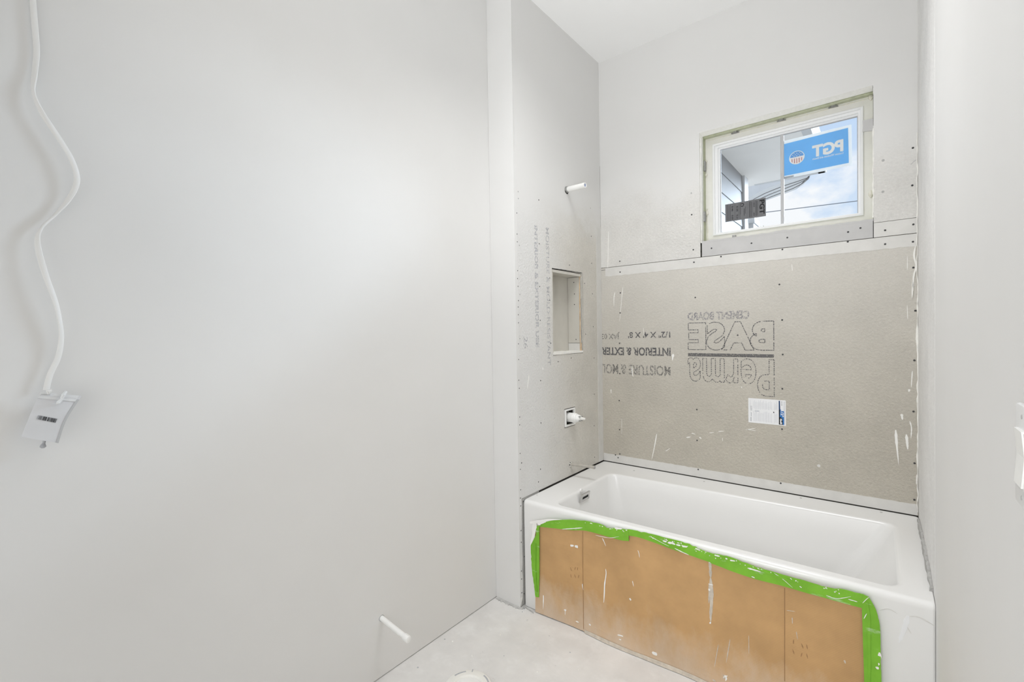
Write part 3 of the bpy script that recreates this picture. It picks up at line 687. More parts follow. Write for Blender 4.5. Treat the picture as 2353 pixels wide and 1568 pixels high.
# metal clips under the head and on the left jamb
for x, y in [(423,463),(770,370),(1160,266)]:
    p = ow(x, y, .075); mb = MB()
    mb.box(p.x-.020, p.x+.018, YB+.070, YB+.0845, WZ1-.011, WZ1-.0075); mb.box(p.x-.010, p.x+.008, YB+.062, YB+.076, WZ1-.010, WZ1-.001)
    mb.build('clip', M['clip'], window)
for x, y in [(197,725),(196,1105)]:
    p = at(*c1(x, y), (WX0+.006, 0, 0), (1, 0, 0))
    MB().box(WX0+.001, WX0+.008, p.y-.012, p.y+.012, p.z-.028, p.z+.028).build('clip', M['clip'], window)
# caulk squeezed out along the jambs, ragged compound along the sill
def bead(pts, r, seed, m='foam', par=None, name='caulk_bead', n=60):
    P = resamp(pts, n); R = [r*(0.35+1.3*abs(noise.noise(p*30+Vector((seed, 0, 0))))) for p in P]
    P = [p+Vector((.003*noise.noise(p*22+Vector((seed, 1, 0))), 0, 0)) for p in P]
    return MB().tube(P, R, 7).build(name, M[m], par or window, smooth=True)
bead([(WX0, YB-.001, WZ1-.02), (WX0-.001, YB-.001, WZ0-.004)], .0045, 1, 'edge')
bead([(WX1, YB+.002, WZ1-.17), (WX1, YB+.001, WZ0+.01)], .0045, 5, 'edge')
bead([(WX0+.012, wy-.001, WZ1-.01), (WX1-.01, wy-.001, WZ1-.01)], .003, 9)
bead([(WX0+.008, wy-.001, WZ0+.2), (WX0+.008, wy-.001, WZ0+.005)], .004, 11)
for x, y, rr in [(1440, 205, .010), (1440, 935, .010), (205, 790, .007), (210, 1080, .009), (205, 690, .006)]:
    p = ow(x, y, .08); R = [rr*.3, rr, rr*.9, rr*.3]
    MB().tube([p+Vector((0, 0, -rr*1.6)), p+Vector((.001, 0, -rr*.5)), p+Vector((0, 0, rr*.6)), p+Vector((0, 0, rr*1.7))], R, 8).build('caulk_bead', M['foam'], window, smooth=True)
A = []; B = []
for i in range(120):
    x = WX0+(WX1-WX0)*i/119; A.append((x, YB-.0005, WZ0-.004)); B.append((x, YB-.0005, WZ0+.004+.004*noise.noise(Vector((x*30, 2, 0)))+.006*max(0, noise.noise(Vector((x*9, 7, 0))))))
MB().ribbon(A, B, (0, 1, 0), 0.006, 1).build('joint_compound', M['strip_gray'], wall_back)
MB().prism([ob(1982, 277), ob(2006, 272), ob(2006.5, 300), ob(1982, 302.5), ob(1983, 290)], (0, .006, 0)).build('joint_compound', M['strip_gray'], wall_back)
p = ob(*c1(412, 1250)); MB().box(p.x-.008, p.x+.008, YB-.002, YB+.02, p.z-.005, p.z+.005).build('clip', M['clip'], window)

# stickers on the glass
gy = YB+.1075
def og(x, y, d=0.0): return at(*c1(x, y), (0, gy-d, 0), BN)
def osx(x, y, d=0.0): return at(*c1(x, y), (0, YB+.1125+d, 0), BN)
tl, tr, br, bl = osx(789, 536), osx(1296, 411), osx(1301, 716), osx(789, 822)
st = MB().prism([tl, tr, br, bl], (0, .0006, 0)).build('window_sticker', M['film_white'])
tag(st, 'large blue and white sticker seen in reverse on the right pane of the window', 'sticker')
i0, i1, i2, i3 = osx(789, 560, -.0004), osx(1270, 437, -.0004), osx(1276, 700, -.0004), osx(789, 800, -.0004)
i0.x = i3.x = tl.x+.0005
sb = MB().prism([i0, i1, i2, i3], (0, .0003, 0)).build('print_field', M['film_blue'], st)
wid_v = (i1-i0).normalized()
def on_st(u, v): # u 0..1 from left, v 0..1 from bottom
    a = i3.lerp(i2, u); b = i0.lerp(i1, u); return a.lerp(b, v)-Vector((0, .0006, 0))
# lettering reads from outside, so it is mirrored from indoors
def st_text(body, x_right, x_left, y_base, y_top, bold, m):
    lb = osx(x_right, y_base, -.0008); rt = osx(x_left, y_top, -.0008); w = lb.x-rt.x
    up = Vector((0, 0, 1)); mb = MB()
    text_on(mb, body, lb, lb+Vector((-w, 0, 0))+up*((i0-i3).length*m[0]), (-1, 0, 0), (0, 0, 1), (0, -1, 0), bold, .0001)
    return mb.build('lettering', m[1], st, recalc=False)
hgt = (og(1000, 560).z-og(1000, 760).z)
st_text('PGT', 1235, 1000, 612, 565, .045, (0.36, M['drip']))
st_text('Custom Windows and Doors', 1235, 1003, 632, 620, .012, (0.062, M['drip']))
# round flag emblem
ec = osx(885, 660, -.0008); rx = abs(osx(942, 660).x-osx(826, 660).x)/2; mb = MB()
def disc(c, r, y, n=28, a0=0.0, a1=2*math.pi): return [Vector((c.x+r*math.cos(a0+(a1-a0)*k/n), c.y+y, c.z+r*math.sin(a0+(a1-a0)*k/n))) for k in range(n if a1-a0 > 6.28 else n+1)]
MB().prism(disc(ec, rx, 0), (0, .0002, 0)).build('emblem', M['drip'], st)
MB().prism(disc(ec, rx*.9, -.0003, 20, 0.12, math.pi-.12), (0, .0002, 0)).build('emblem_field', M['film_blue'], st)
mb = MB()
for rr_, cc in ((.25, 3), (.45, 4), (.65, 3)):
    for q in range(cc):
        c = ec+Vector(((q-(cc-1)/2)*rx*.36, -.0006, rx*rr_)); mb.prism(disc(c, rx*.06, 0, 6), (0, .0002, 0))
mb.build('emblem_stars', M['drip'], st)
mb = MB()
for q in (-.62, -.3, 0, .3, .62):
    hh = math.sqrt(max(0, .85**2-q*q)); mb.box(ec.x+(q-.07)*rx, ec.x+(q+.07)*rx, ec.y-.0005, ec.y-.0002, ec.z-hh*rx, ec.z-.12*rx)
mb.build('emblem_stripes', M['film_pink'], st)
MB().prism([osx(790, 806), osx(862, 793), osx(862, 806), osx(790, 822)], (0, -.0004, 0)).build('tab', M['inkgrey'], st)

tl, tr, br, bl = og(347, 1018), og(652, 958), og(655, 1095), og(350, 1150)
x0, x1 = (tl.x+bl.x)/2, (tr.x+br.x)/2; zt_, zb_ = (tl.z+tr.z)/2, (bl.z+br.z)/2
pl = MB().prism([Vector((x0, gy-.0012, zb_)), Vector((x1, gy-.0012, zb_)), Vector((x1, gy-.0012, zt_)), Vector((x0, gy-.0012, zt_))], (0, .0008, 0)).build('performance_label', M['greylabel'])
tag(pl, 'small dark grey performance label turned sideways on the lower left of the window glass', 'label')
def lab(u0, u1, v0, v1, m, name='printing', lift=.0017):
    X = lambda u: x0+(x1-x0)*u; Z = lambda v: zb_+(zt_-zb_)*v
    return MB().box(X(u0), X(u1), gy-lift, gy-.0012, Z(v0), Z(v1)).build(name, M[m], pl)
def labt(body, u0, u1, v0, v1, bold, m='labelblack'):
    X = lambda u: x0+(x1-x0)*u; Z = lambda v: zb_+(zt_-zb_)*v; mb = MB()
    text_on(mb, body, (X(u0), gy-.0012, Z(v1)), (X(u1), gy-.0012, Z(v0)), (0, 0, -1), (1, 0, 0), (0, -1, 0), bold, .0006)
    mb.build('lettering', M[m], pl, recalc=False)
labt('PGT', .85, .97, .14, .92, .035)
labt('0.21', .285, .325, .08, .32, .02); labt('0.35', .285, .325, .50, .80, .02); labt('0.03', .165, .205, .08, .34, .02); labt('0.46', .165, .205, .55, .84, .02)
labt('+50.0', .705, .735, .60, .90, .02); labt('-60.0', .705, .735, .10, .30, .02)
MB().tube([Vector((x0+(x1-x0)*(.43+.035*math.cos(a)), gy-.0016, zb_+(zt_-zb_)*(.82+.085*math.sin(a)))) for a in [math.radians(d) for d in range(-140, 141, 20)]], .0016, 6).build('emblem', M['labelblack'], pl)
for u0, u1, v0, v1 in [(.385,.39,.30,.95),(.375,.38,.05,.95),(.55,.553,.05,.95),(.60,.615,.06,.94),(.635,.645,.06,.94),(.66,.67,.06,.9),(.76,.775,.08,.92),(.79,.80,.1,.9),(.245,.25,.05,.95),(.125,.135,.05,.95),(.05,.06,.05,.95),(.075,.08,.05,.95),(.47,.485,.2,.6),(.10,.105,.05,.9),(.345,.35,.1,.9),(.50,.51,.3,.7)]:
    lab(u0, u1, v0, v1, 'inkdark')

# ------------------------------------------------------------------ outdoors
ZS = 2.8
ext = MB().box(-1.9, 1.2, YB+.145, YB+.20, -.4, 1.80)
ext = panel(MB(), 'Y', YB+.142, YB+.2, -2.2, 1.6, -.4, 3.3, [(WX0-.02, WX1+.02, WZ0-.02, WZ1+.02)])
tag(ext.build('wall_exterior', M['siding']), kind='structure')
g0 = MB().box(-30, 30, YB+.21, 70, -.6, -.4).build('ground', M['bounce_ground']); g0['kind'] = 'structure'
wing_t = thing('house_wing', (-1.2, 4.0, -.4), 'grey lap-sided house wing with porch ceiling and curved eave outside the window', 'house')
e = .16; z = -.4; k = 0
XS = -1.013
while z < ZS-0.01:
    zz = min(z+e, ZS)
    MB().prism([(XS-.02, YB+.21, z), (XS+.006, YB+.21, z), (XS, YB+.21, zz+.0), (XS-.02, YB+.21, zz)], (0, 4.745-YB-.21, 0)).build('clapboard', M['siding'], wing_t); z += e
MB().box(XS-.06, XS+.022, 4.735, 4.88, -.4, ZS).build('corner_trim', M['trim'], wing_t)
MB().box(XS-1.2, XS-.021, YB+.21, 4.86, -.4, ZS).build('wall_body', M['siding'], wing_t)
col = thing('porch_column', (-.98, 5.0, -.4), 'pale square porch column beside the siding, its top at the lower left of the glass', 'column')
cp = at(1707, 508, (0, 5.0, 0), BN); cq = at(1734, 503, (0, 5.0, 0), BN)
MB().box(cp.x, cq.x, 4.95, 5.15, -.4, cq.z-.05).build('shaft', M['trim'], col)
MB().box(cp.x-.01, cq.x+.012, 4.935, 5.165, cq.z-.05, cq.z).build('capital', M['trim'], col)
sof = wing_t
sr = at(1879, 350, (0, 0, ZS), (0, 0, 1)).x
MB().box(XS-.3, sr, YB+.205, 5.13, ZS, ZS+.03).build('soffit_panel', M['soffit'], sof)
MB().box(XS+.03, sr, 5.10, 5.15, ZS-.002, ZS+.2).build('fascia', M['trim'], sof)
MB().box(sr-.05, sr+.01, YB+.205, 5.15, ZS-.002, ZS+.2).build('fascia', M['trim'], sof)
ZE = 3.1
up = [(1700,472),(1722,455),(1745,441),(1770,430),(1797,420),(1830,412),(1862,404)]; lo = [(1859,404),(1857,412),(1845,425),(1828,436),(1810,443),(1785,452),(1760,461),(1735,472)]
poly = [at(x, y, (0, 0, ZE), (0, 0, 1)) for x, y in up+lo]
cv = wing_t
MB().prism(poly, (0, 0, .18)).build('eave_soffit', M['eave'], cv)
for f in (.3, .55, .8):
    A = [at(*p, (0, 0, ZE), (0, 0, 1)) for p in up]; Bp = [at(*p, (0, 0, ZE), (0, 0, 1)) for p in reversed(lo[1:])]
    P = [a.lerp(b, f)-Vector((0, 0, .004)) for a, b in zip(A, Bp)]
    MB().tube(P, .004, 4).build('batten', M['siding'], cv)
pw = MB().tube(resamp([at(1640, 503, (0, 12, 0), BN), at(1990, 459.5, (0, 12, 0), BN), at(2300, 425, (0, 12, 0), BN)], 16), .009, 6).build('power_line', M['wire'])
tag(pw, 'thin dark overhead wire crossing the clouds low in the window', 'wire')
tp = at(1752, 515, (0, 26, 0), BN)
tr_ = thing('treetop_tree', (tp.x, 26, -.4), 'distant small tree whose sparse top shows at the bottom of the glass', 'tree')
MB().tube([(tp.x, 26, -.4), (tp.x+.1, 26, tp.z-1.4), (tp.x, 26, tp.z-.45)], [.14, .08, .01], 7).build('trunk', M['bark'], tr_)
mb = MB()
for i in range(90):
    a = random.uniform(0, 6.28); r = abs(random.gauss(0, .45)); hz = random.uniform(-2.0, .12)
    c = Vector((tp.x+math.cos(a)*min(r, .9), 26+math.sin(a)*min(r, .9), tp.z-.22+hz)); s = .035
    n1 = Vector((random.gauss(0,1), random.gauss(0,1), random.gauss(0,1))).normalized(); n2 = n1.orthogonal().normalized(); b = len(mb.v)
    mb.v += [c-n1*s, c+n2*s*.5, c+n1*s, c-n2*s*.5]; mb.f.append((b, b+1, b+2, b+3))
tag(mb.build('foliage', M['leaf'], tr_, recalc=False), kind='stuff')

# ------------------------------------------------------------------ bathtub
FL, FR = 1.806, 1.842                       # front of the tub, left and right end
def fy(x): return FL+(FR-FL)*(x-XN)/(XR-XN)
FN = Vector((FR-FL, -(XR-XN), 0)).normalized()
def of(x, y, lift=0.0):
    return at(x, y, Vector((XN, FL, 0))+FN*lift, FN)
tub = thing('bathtub', (-.64, 2.25, 0), 'white alcove bathtub built in below the window between the boarded walls', 'bathtub')
XA, XB = XN+.005, XR-.0001
def rrect(c, r, z, n=7):
    """rounded quad; c = four corners front-left, front-right, back-right, back-left"""
    out = []
    for i in range(4):
        p = Vector(c[i]+(0,)); a = Vector(c[i-1]+(0,)); b = Vector(c[(i+1) % 4]+(0,)); rr = r[i] if isinstance(r, (list, tuple)) else r
        d0 = (a-p).normalized()*rr; d1 = (b-p).normalized()*rr
        for k in range(n):
            t = k/(n-1); q = (1-t)**2*(p+d0)+2*t*(1-t)*(p+d0*.15+d1*.15)+t*t*(p+d1); out.append(Vector((q.x, q.y, z)))
    return out
def inset(c, dl, dr, df, db): return [(c[0][0]+dl, c[0][1]+df), (c[1][0]-dr, c[1][1]+df), (c[2][0]-dr, c[2][1]-db), (c[3][0]+dl, c[3][1]-db)]
outer = [(XA, fy(XA)), (XB, fy(XB)), (XB, YB-.003), (XA, YB-.003)]
def ot(x, y): q = at(x, y, (0, 0, ZT), (0, 0, 1)); return (q.x, q.y)
inn = [ot(1272, 1160), ot(2067, 1351), ot(2055, 1205), ot(1402, 1088)]
inn[0] = (inn[0][0], max(inn[0][1], fy(inn[0][0])+.05)); 
LP = [rrect(outer, .008, 0.002), rrect(outer, .008, ZT-.022), rrect(inset(outer, 0, 0, .002, 0), .008, ZT-.011), rrect(inset(outer, .001, .001, .007, .001), .008, ZT-.003), rrect(inset(outer, .002, .002, .016, .002), .012, ZT), rrect(inset(outer, .005, .005, .021, .005), .014, ZT), rrect(inset(inn, -.014, -.014, -.013, -.014), .05, ZT),
      rrect(inset(inn, -.008, -.008, -.008, -.008), .05, ZT), rrect(inn, .045, ZT-.003), rrect(inset(inn, .004, .005, .003, .003), .045, ZT-.014),
      rrect(inset(inn, .02, .06, .014, .014), .06, ZT-.12), rrect(inset(inn, .045, .16, .03, .03), .08, ZT-.28), rrect(inset(inn, .07, .24, .05, .05), .10, ZT-.37), rrect(inset(inn, .12, .30, .10, .10), .10, ZT-.40)]
MB().loops(LP, False, True).build('tub_shell', M['enamel'], tub, smooth=True, sharp=60)
# overflow on the left end of the basin
oc = at(1343, 1142, (inn[0][0]+.014, 0, 0), (1, 0, 0))
tg = Vector((0.16, 0, 1)).normalized()
def ovl(hw, hh, dx0, dx1):
    P = [oc+Vector((dx0, y*hw, 0))+tg*(z*hh) for y, z in ((-1,-1),(1,-1),(1,1),(-1,1))]; return MB().prism(P, Vector((dx1-dx0, 0, 0)))
ov = ovl(.047, .021, -.004, .006).build('overflow_plate', M['chrome'], tub, bevel=.002)
ovl(.028, .006, .0062, .0068).build('overflow_slot', M['dark'], ov)
p = at(1336, 1128, (inn[0][0]+.004, 0, 0), (1, 0, 0)); MB().tube([p+Vector((-.004, 0, 0)), p+Vector((.003, 0, 0))], [.012, .010], 14).build('emblem', M['enamel'], tub, smooth=True)
for x, y in [(1457,1082),(1618,1107),(1840,1145),(2025,1178)]:
    q = at(x, y, (0, 0, ZT), (0, 0, 1)); screw(q, (0, 0, 1), tub, SCP, 1.2)
q = at(1234, 1138, (0, 0, ZT), (0, 0, 1)); screw(q, (0, 0, 1), tub, SCP, .8)
# grey smears on the apron and grime where the deck meets the right wall
def smear(pts, w0, w1, m='strip', nm='smear'): drip(tub, lambda x, y: of(x, y), pts, w0, w1, FN, nm, m, .0006)
def c9(x, y): return 1600+x/3.35, 1100+y/3.35
smear([c9(1410,1015), c9(1480,1005), c9(1550,1040)], .003, .003); smear([c9(1630,1060), c9(1600,1160), c9(1560,1265)], .016, .010, 'labelwhite'); smear([c9(1640,1060), c9(1720,1070), c9(1835,1135)], .004, .004)
smear([c9(1620,1140), c9(1655,1195)], .004, .002)
def owr(x, y): return at(x, y, (XR-.0005, 0, 0), (1, 0, 0))
A = []; Bq = []
for i in range(60):
    f = i/59; y = 2.60+(1.93-2.60)*f; A.append((XR-.0004, y, ZT-.004)); Bq.append((XR-.0004, y, ZT+.012+.03*math.sin(f*math.pi)*(.5+abs(noise.noise(Vector((y*25, 0, 0)))))))
MB().ribbon(A, Bq, (-1, 0, 0), .004, 2, .008).build('joint_compound', M['board_gray'], wall_right, recalc=True)
bead([(XR-.003, YB-.003, ZT+.02), (XR-.003, YB-.003, 1.2), (XR-.003, YB-.003, 2.2)], .003, 21, 'edge', wall_right, 'caulk_bead', 160)
# board edge of the right end wall beside the tub
MB().box(XR-.0005, XR, YW+.09, YB-.001, ZT+.03, ZC-.001).build('cement_board', board_mat('cement_board_primed', (.765,.757,.745), speck=.1, bump=.22), wall_right)

# ------------------------------------------------------------------ cardboard apron guard
cx0, cx1 = of(1233, 1300).x, of(1986, 1480).x
TOPP = [of(x, y) for x, y in [(1225,1210),(1340,1208),(1440,1224),(1530,1243),(1640,1275),(1720,1298),(1850,1335),(1995,1380)]]
def topz(x):
    for a, c in zip(TOPP, TOPP[1:]):
        if x <= c.x: break
    return a.z+(c.z-a.z)*(x-a.x)/(c.x-a.x)
def botz(x):
    z = 0.004+.004*abs(noise.noise(Vector((x*6, 0, 0)))); return z
cdb = thing('cardboard_sheet', ((cx0+cx1)/2, fy((cx0+cx1)/2)-.01, 0), 'brown corrugated cardboard sheet covering the front of the bathtub', 'cardboard')
cr = [of(1339, 1330).x, of(1365, 1340).x, of(1803, 1450).x]
NXc, NZc = 150, 26; xs = [cx0+(cx1-cx0)*i/(NXc-1) for i in range(NXc)]
for c in cr:
    j = min(range(1, NXc-1), key=lambda q: abs(xs[q]-c)); xs[j] = c
A, g1 = [], []
mb = MB(); th = .004
def cpt(x, f, back=False):
    zb, z1 = botz(x), topz(x); z = zb+(z1-zb)*f
    out = .003+.010*(1-f)**3*(0.5+noise.noise(Vector((x*4, 3, 0))))+.004*(0.5+.5*noise.noise(Vector((x*5, z*5, 1))))
    gv = sum(max(0, 1-abs(x-c)/.006)*d for c, d in zip(cr, (.0022, .0012, .0026)))
    p = Vector((x, fy(x), z))+FN*(out-(gv if not back else 0)+(0 if back else th)); return p
for i in range(NXc):
    for j in range(NZc+1): mb.v.append(cpt(xs[i], j/NZc))
nf = len(mb.v)
for i in range(NXc):
    for j in range(NZc+1): mb.v.append(cpt(xs[i], j/NZc, True))
c = NZc+1
for i in range(NXc-1):
    for j in range(NZc):
        q = (i*c+j, (i+1)*c+j, (i+1)*c+j+1, i*c+j+1); mb.f += [q, tuple(nf+k for k in reversed(q))]
ed = [i*c for i in range(NXc)]+[(NXc-1)*c+j for j in range(1, c)]+[i*c+NZc for i in range(NXc-2, -1, -1)]+[j for j in range(NZc-1, 0, -1)]
for k in range(len(ed)):
    a, d = ed[k], ed[(k+1) % len(ed)]; mb.f.append((a, nf+a, nf+d, d))
mb.build('sheet', M['cardboard'], cdb, smooth=True)
def ocd(x, y, lift=0.0105): return of(x, y, lift)
def onc(x, y, extra=.0006):
    """point on the front face of the cardboard"""
    q = of(x, y, th+.006)
    for _ in range(3):
        f = (q.z-botz(q.x))/(topz(q.x)-botz(q.x)); s = cpt(q.x, max(0, min(1, f))); off = (s-Vector((q.x, fy(q.x), s.z))).dot(FN)
        q = of(x, y, off+extra)
    return q
# fold lines
for xk, y0, y1, w in [(1338.5, 1222, 1446, .0010), (1803, 1352, 1566, .0012)]:
    P = [onc(xk+(y-y0)*.01*(1 if xk < 1500 else .02), y) for y in [y0+(y1-y0)*i/24 for i in range(25)]]
    MB().ribbon([p+Vector((w, 0, 0)) for p in P], [p-Vector((w, 0, 0)) for p in P], FN, .0004, 1).build('fold', M['crease'], cdb)
def d7(x, y): return 1180+x/2.969, 1040+y/2.969
def slit(x, y, tilt=0.0, h=.007, w=.0018):
    p = onc(x, y, .0004); t = Vector((tilt, 0, 1)).normalized(); s = t.cross(FN)
    MB().prism([p-t*h-s*w*.3, p-s*w, p+t*h-s*w*.3, p+t*h+s*w*.3, p+s*w, p-t*h+s*w*.3], FN*.0005).build('punch_hole', M['crease'], cdb)
for x, y in [(392,797),(420,793),(437,795),(392,843),(420,845),(444,847)]: slit(*d7(x, y), random.uniform(-.4, .4), .008)
for x, y in [(748,1258),(816,1290),(852,1297),(748,1335),(810,1358),(853,1368)]: slit(*c9(x, y), random.uniform(-.4, .4), .008)
for pts, w0, w1, nm in [([(388,636),(400,637),(411,636)], .016, .014, 0), ([(418,640),(430,643),(440,644)], .02, .016, 0), ([(470,897),(471,915),(476,938)], .006, .005, 0), ([(628,795),(632,830),(622,900),(620,960),(616,1025)], .005, .009, 0),
                        ([(606,585),(618,610),(630,640)], .006, .003, 0), ([(848,668),(856,690),(860,718)], .004, .003, 0), ([(812,878),(814,890),(820,915)], .005, .003, 0), ([(792,995),(798,1005),(802,1010)], .012, .010, 0),
                        ([(204,975),(204,1010),(202,1072)], .010, .003, 0), ([(345,1074),(352,1077),(360,1076)], .012, .010, 0), ([(352,1080),(352,1110)], .004, .003, 0), ([(425,1152),(445,1160)], .008, .008, 0),
                        ([(515,1172),(528,1180)], .012, .010, 0), ([(710,1246),(730,1250),(748,1256)], .010, .008, 0), ([(945,1365),(965,1374),(980,1378)], .022, .02, 0), ([(720,1275),(735,1280)], .006, .006, 0),
                        ([(1330,738),(1342,742),(1353,744)], .022, .02, 0), ([(1340,745),(1343,800),(1345,860)], .016, .014, 1), ([(1345,860),(1350,950),(1350,1040),(1345,1110),(1346,1165)], .026, .008, 1), ([(1336,900),(1336,950),(1332,1030)], .012, .006, 1), ([(1338,1160),(1347,1168)], .012, .010, 0), ([(1330,898),(1362,905)], .006, .005, 0), ([(1333,930),(1338,945)], .012, .010, 0),
                        ([(1440,1520),(1452,1540),(1446,1560)], .010, .006, 0), ([(1430,1535),(1460,1525)], .006, .005, 0)]:
    drip(cdb, lambda x, y: onc(*d7(x, y), .0003), pts, w0*.72, w1*.72, FN, 'paint_splash', 'drip' if not nm else 'cardedge', .0008)
for pts, w0, w1 in [([(738,1070),(740,1120)], .004, .002), ([(404,1210),(405,1350)], .003, .002), ([(1140,1400),(1148,1425)], .006, .004), ([(260,1240),(230,1420)], .004, .003), ([(170,1280),(140,1450)], .004, .003), ([(770,1180),(780,1240)], .003, .002),
                    ([(205,1510),(220,1535),(238,1545)], .006, .005), ([(205,1545),(235,1520)], .005, .005), ([(125,1550),(150,1562)], .010, .009), ([(695,1015),(760,1025)], .003, .002)]:
    drip(cdb, lambda x, y: onc(*c9(x, y), .0003), pts, w0*.8, w1*.8, FN, 'paint_splash', 'cardedge', .0007)
# torn lower edge peeling forward along the floor
A = []; Bq = []
for i in range(70):
    x = -1.05+(cx1+1.05)*i/69; q = cpt(x, .02); w = .5+.5*noise.noise(Vector((x*8, 0, 4)))
    A.append(q+FN*.001+Vector((0, 0, .001+.002*w))); Bq.append(q+FN*(.002+.004*w)+Vector((0, 0, -q.z+.0022)))
MB().ribbon(A, Bq, FN, .0015, 2, .001).build('torn_edge', M['cardedge'], cdb)

# ------------------------------------------------------------------ green masking tape, five strips
def tape(label, A, B, lift, n=44, seed=0, rag=.0):
    PA = [of(x, y, lift) for x, y in A]; PB = [of(x, y, lift) for x, y in B]
    PA = spline(PA, n) if len(PA) > 2 else resamp(PA, n); PB = spline(PB, n) if len(PB) > 2 else resamp(PB, n)
    if rag:
        for i, p in enumerate(PA):
            k = noise.noise(p*110+Vector((seed, 0, 0))); PA[i] = p+(PB[i]-p)*max(0, k)*rag
    o = MB().ribbon(PA, PB, FN, .0006, 6, .0035, seed).build('masking_tape', M['tape'], smooth=True, sharp=50)
    return tag(o, label, 'tape', 'green tape around the cardboard')
tl7 = lambda L_: [d7(*p) for p in L_]
t_left = tape('green masking tape strip running down the left edge of the cardboard', tl7([(150,500),(155,545),(146,580),(122,602),(119,680),(127,800),(140,900),(150,985)]), tl7([(178,500),(177,560),(177,620),(177,700),(177,780),(177,850),(175,920),(174,988)]), .0155, seed=1, rag=.15)
t_a = tape('wrinkled green tape strip across the top left of the cardboard with a torn right end', tl7([(172,500),(230,468),(320,458),(470,464),(590,488),(640,512),(700,517),(784,526)]), tl7([(177,507),(280,517),(400,530),(480,532),(560,550),(650,575),(730,598),(788,604)]), .0165, seed=2, rag=.10)
t_b = tape('paint-flecked green tape strip on the middle of the cardboard top edge', tl7([(775,522),(900,546),(1050,584),(1200,624),(1290,668),(1356,690)]), tl7([(782,566),(860,580),(1000,630),(1150,683),(1240,714),(1352,752)]), .0150, seed=3, rag=.22)
t_c = tape('long green tape strip on the right half of the cardboard top edge', [c9(*p) for p in [(108,575),(240,598),(400,656),(500,690),(700,750),(850,790),(1000,835),(1130,852),(1285,892)]], [c9(*p) for p in [(112,650),(300,722),(430,766),(560,800),(700,836),(850,880),(1000,921),(1130,957),(1285,999)]], .0165, seed=4, rag=.12)
er = [c9(*p) for p in [(1278,888),(1275,1000),(1280,1150),(1284,1300),(1289,1450),(1292,1560),(1300,1900)]]; el = [c9(*p) for p in [(1328,912),(1382,1008),(1414,1140),(1419,1300),(1421,1400),(1425,1560),(1432,1900)]]
t_d = tape('wide creased green tape strip running down the right edge of the cardboard', el, er, .0175, seed=5, rag=.04)
# lengthwise pleats in the tape
def pleat(par, pts, fn, w=.003): drip(par, lambda x, y: of(*fn(x, y), .0192), pts, w, w, FN, 'pleat', 'tape', .0022)
pleat(t_d, [(1318,950),(1328,1100),(1330,1300),(1335,1560)], c9, .008)
pleat(t_c, [(480,700),(620,750),(760,800)], c9, .006); pleat(t_left, [(152,620),(150,800),(160,960)], d7, .006)
# white paint over the tape
def psm(par, fn, pts, w0, w1, lift=.0202): drip(par, lambda x, y: of(*fn(x, y), lift), pts, w0*.7, w1*.7, FN, 'paint_smear', 'drip', .0006)
for pts, w0, w1 in [([(560,566),(650,583),(720,575)], .003, .002), ([(690,517),(715,520),(740,522)], .012, .010), ([(330,525),(470,515)], .004, .006)]: psm(t_a, d7, pts, w0, w1)
for pts, w0, w1 in [([(1020,604),(1045,610)], .012, .010), ([(1052,616),(1085,620),(1104,630)], .014, .008), ([(1110,630),(1140,636)], .012, .008), ([(1150,640),(1185,645)], .012, .010), ([(1100,655),(1150,680),(1195,700)], .006, .003), ([(930,570),(1000,610),(1060,640)], .003, .002), ([(1240,655),(1275,670)], .008, .006)]: psm(t_b, d7, pts, w0, w1, .0188)
for pts, w0, w1 in [([(225,615),(240,622)], .010, .008), ([(260,630),(300,636)], .010, .006), ([(395,690),(450,705),(500,720)], .010, .004), ([(795,830),(812,842)], .005, .004), ([(425,755),(450,765)], .005, .004), ([(140,590),(180,600)], .008, .006), ([(1000,900),(1080,925),(1190,910)], .003, .002), ([(600,730),(660,770),(740,840)], .003, .002), ([(1170,930),(1240,950)], .004, .003)]: psm(t_c, c9, pts, w0, w1)
for pts, w0, w1 in [([(1410,1340),(1412,1380),(1404,1440)], .012, .008), ([(1390,1450),(1398,1470)], .016, .010), ([(1280,960),(1310,930),(1330,915)], .003, .002), ([(1290,1080),(1312,1040)], .003, .002)]: psm(t_d, c9, pts, w0, w1)
# fine flecks of wall paint along the upper edge of the strips
rf = random.Random(11)
def flecks(par, path, fn, n, lift, drop):
    P = resamp([Vector((x, y, 0)) for x, y in path], 200)
    for _ in range(n):
        q = P[rf.randrange(200)]; x, y = q.x+rf.uniform(-4, 4), q.y+drop*abs(rf.gauss(0.1, .45)); ln = rf.uniform(3, 12)
        psm(par, fn, [(x, y), (x+ln, y+ln*rf.uniform(.0, .5))], rf.uniform(.003, .007), rf.uniform(.002, .005), lift)
flecks(t_a, [(480,474),(590,494),(700,522),(775,530)], d7, 14, .0202, 20)
flecks(t_b, [(900,556),(1050,594),(1200,634),(1350,694)], d7, 26, .0188, 30)
flecks(t_c, [(140,590),(240,608),(400,666),(600,730),(850,800),(1200,875)], c9, 26, .0202, 34)
# paint pulled over the upper left corner of the tape
psm(t_a, d7, [(112,480),(190,470),(250,460),(330,459)], .03, .004); psm(t_left, d7, [(150,478),(140,520),(135,570),(112,640)], .05, .012, .0182); psm(t_left, d7, [(165,490),(190,478),(225,468)], .03, .016, .0208)

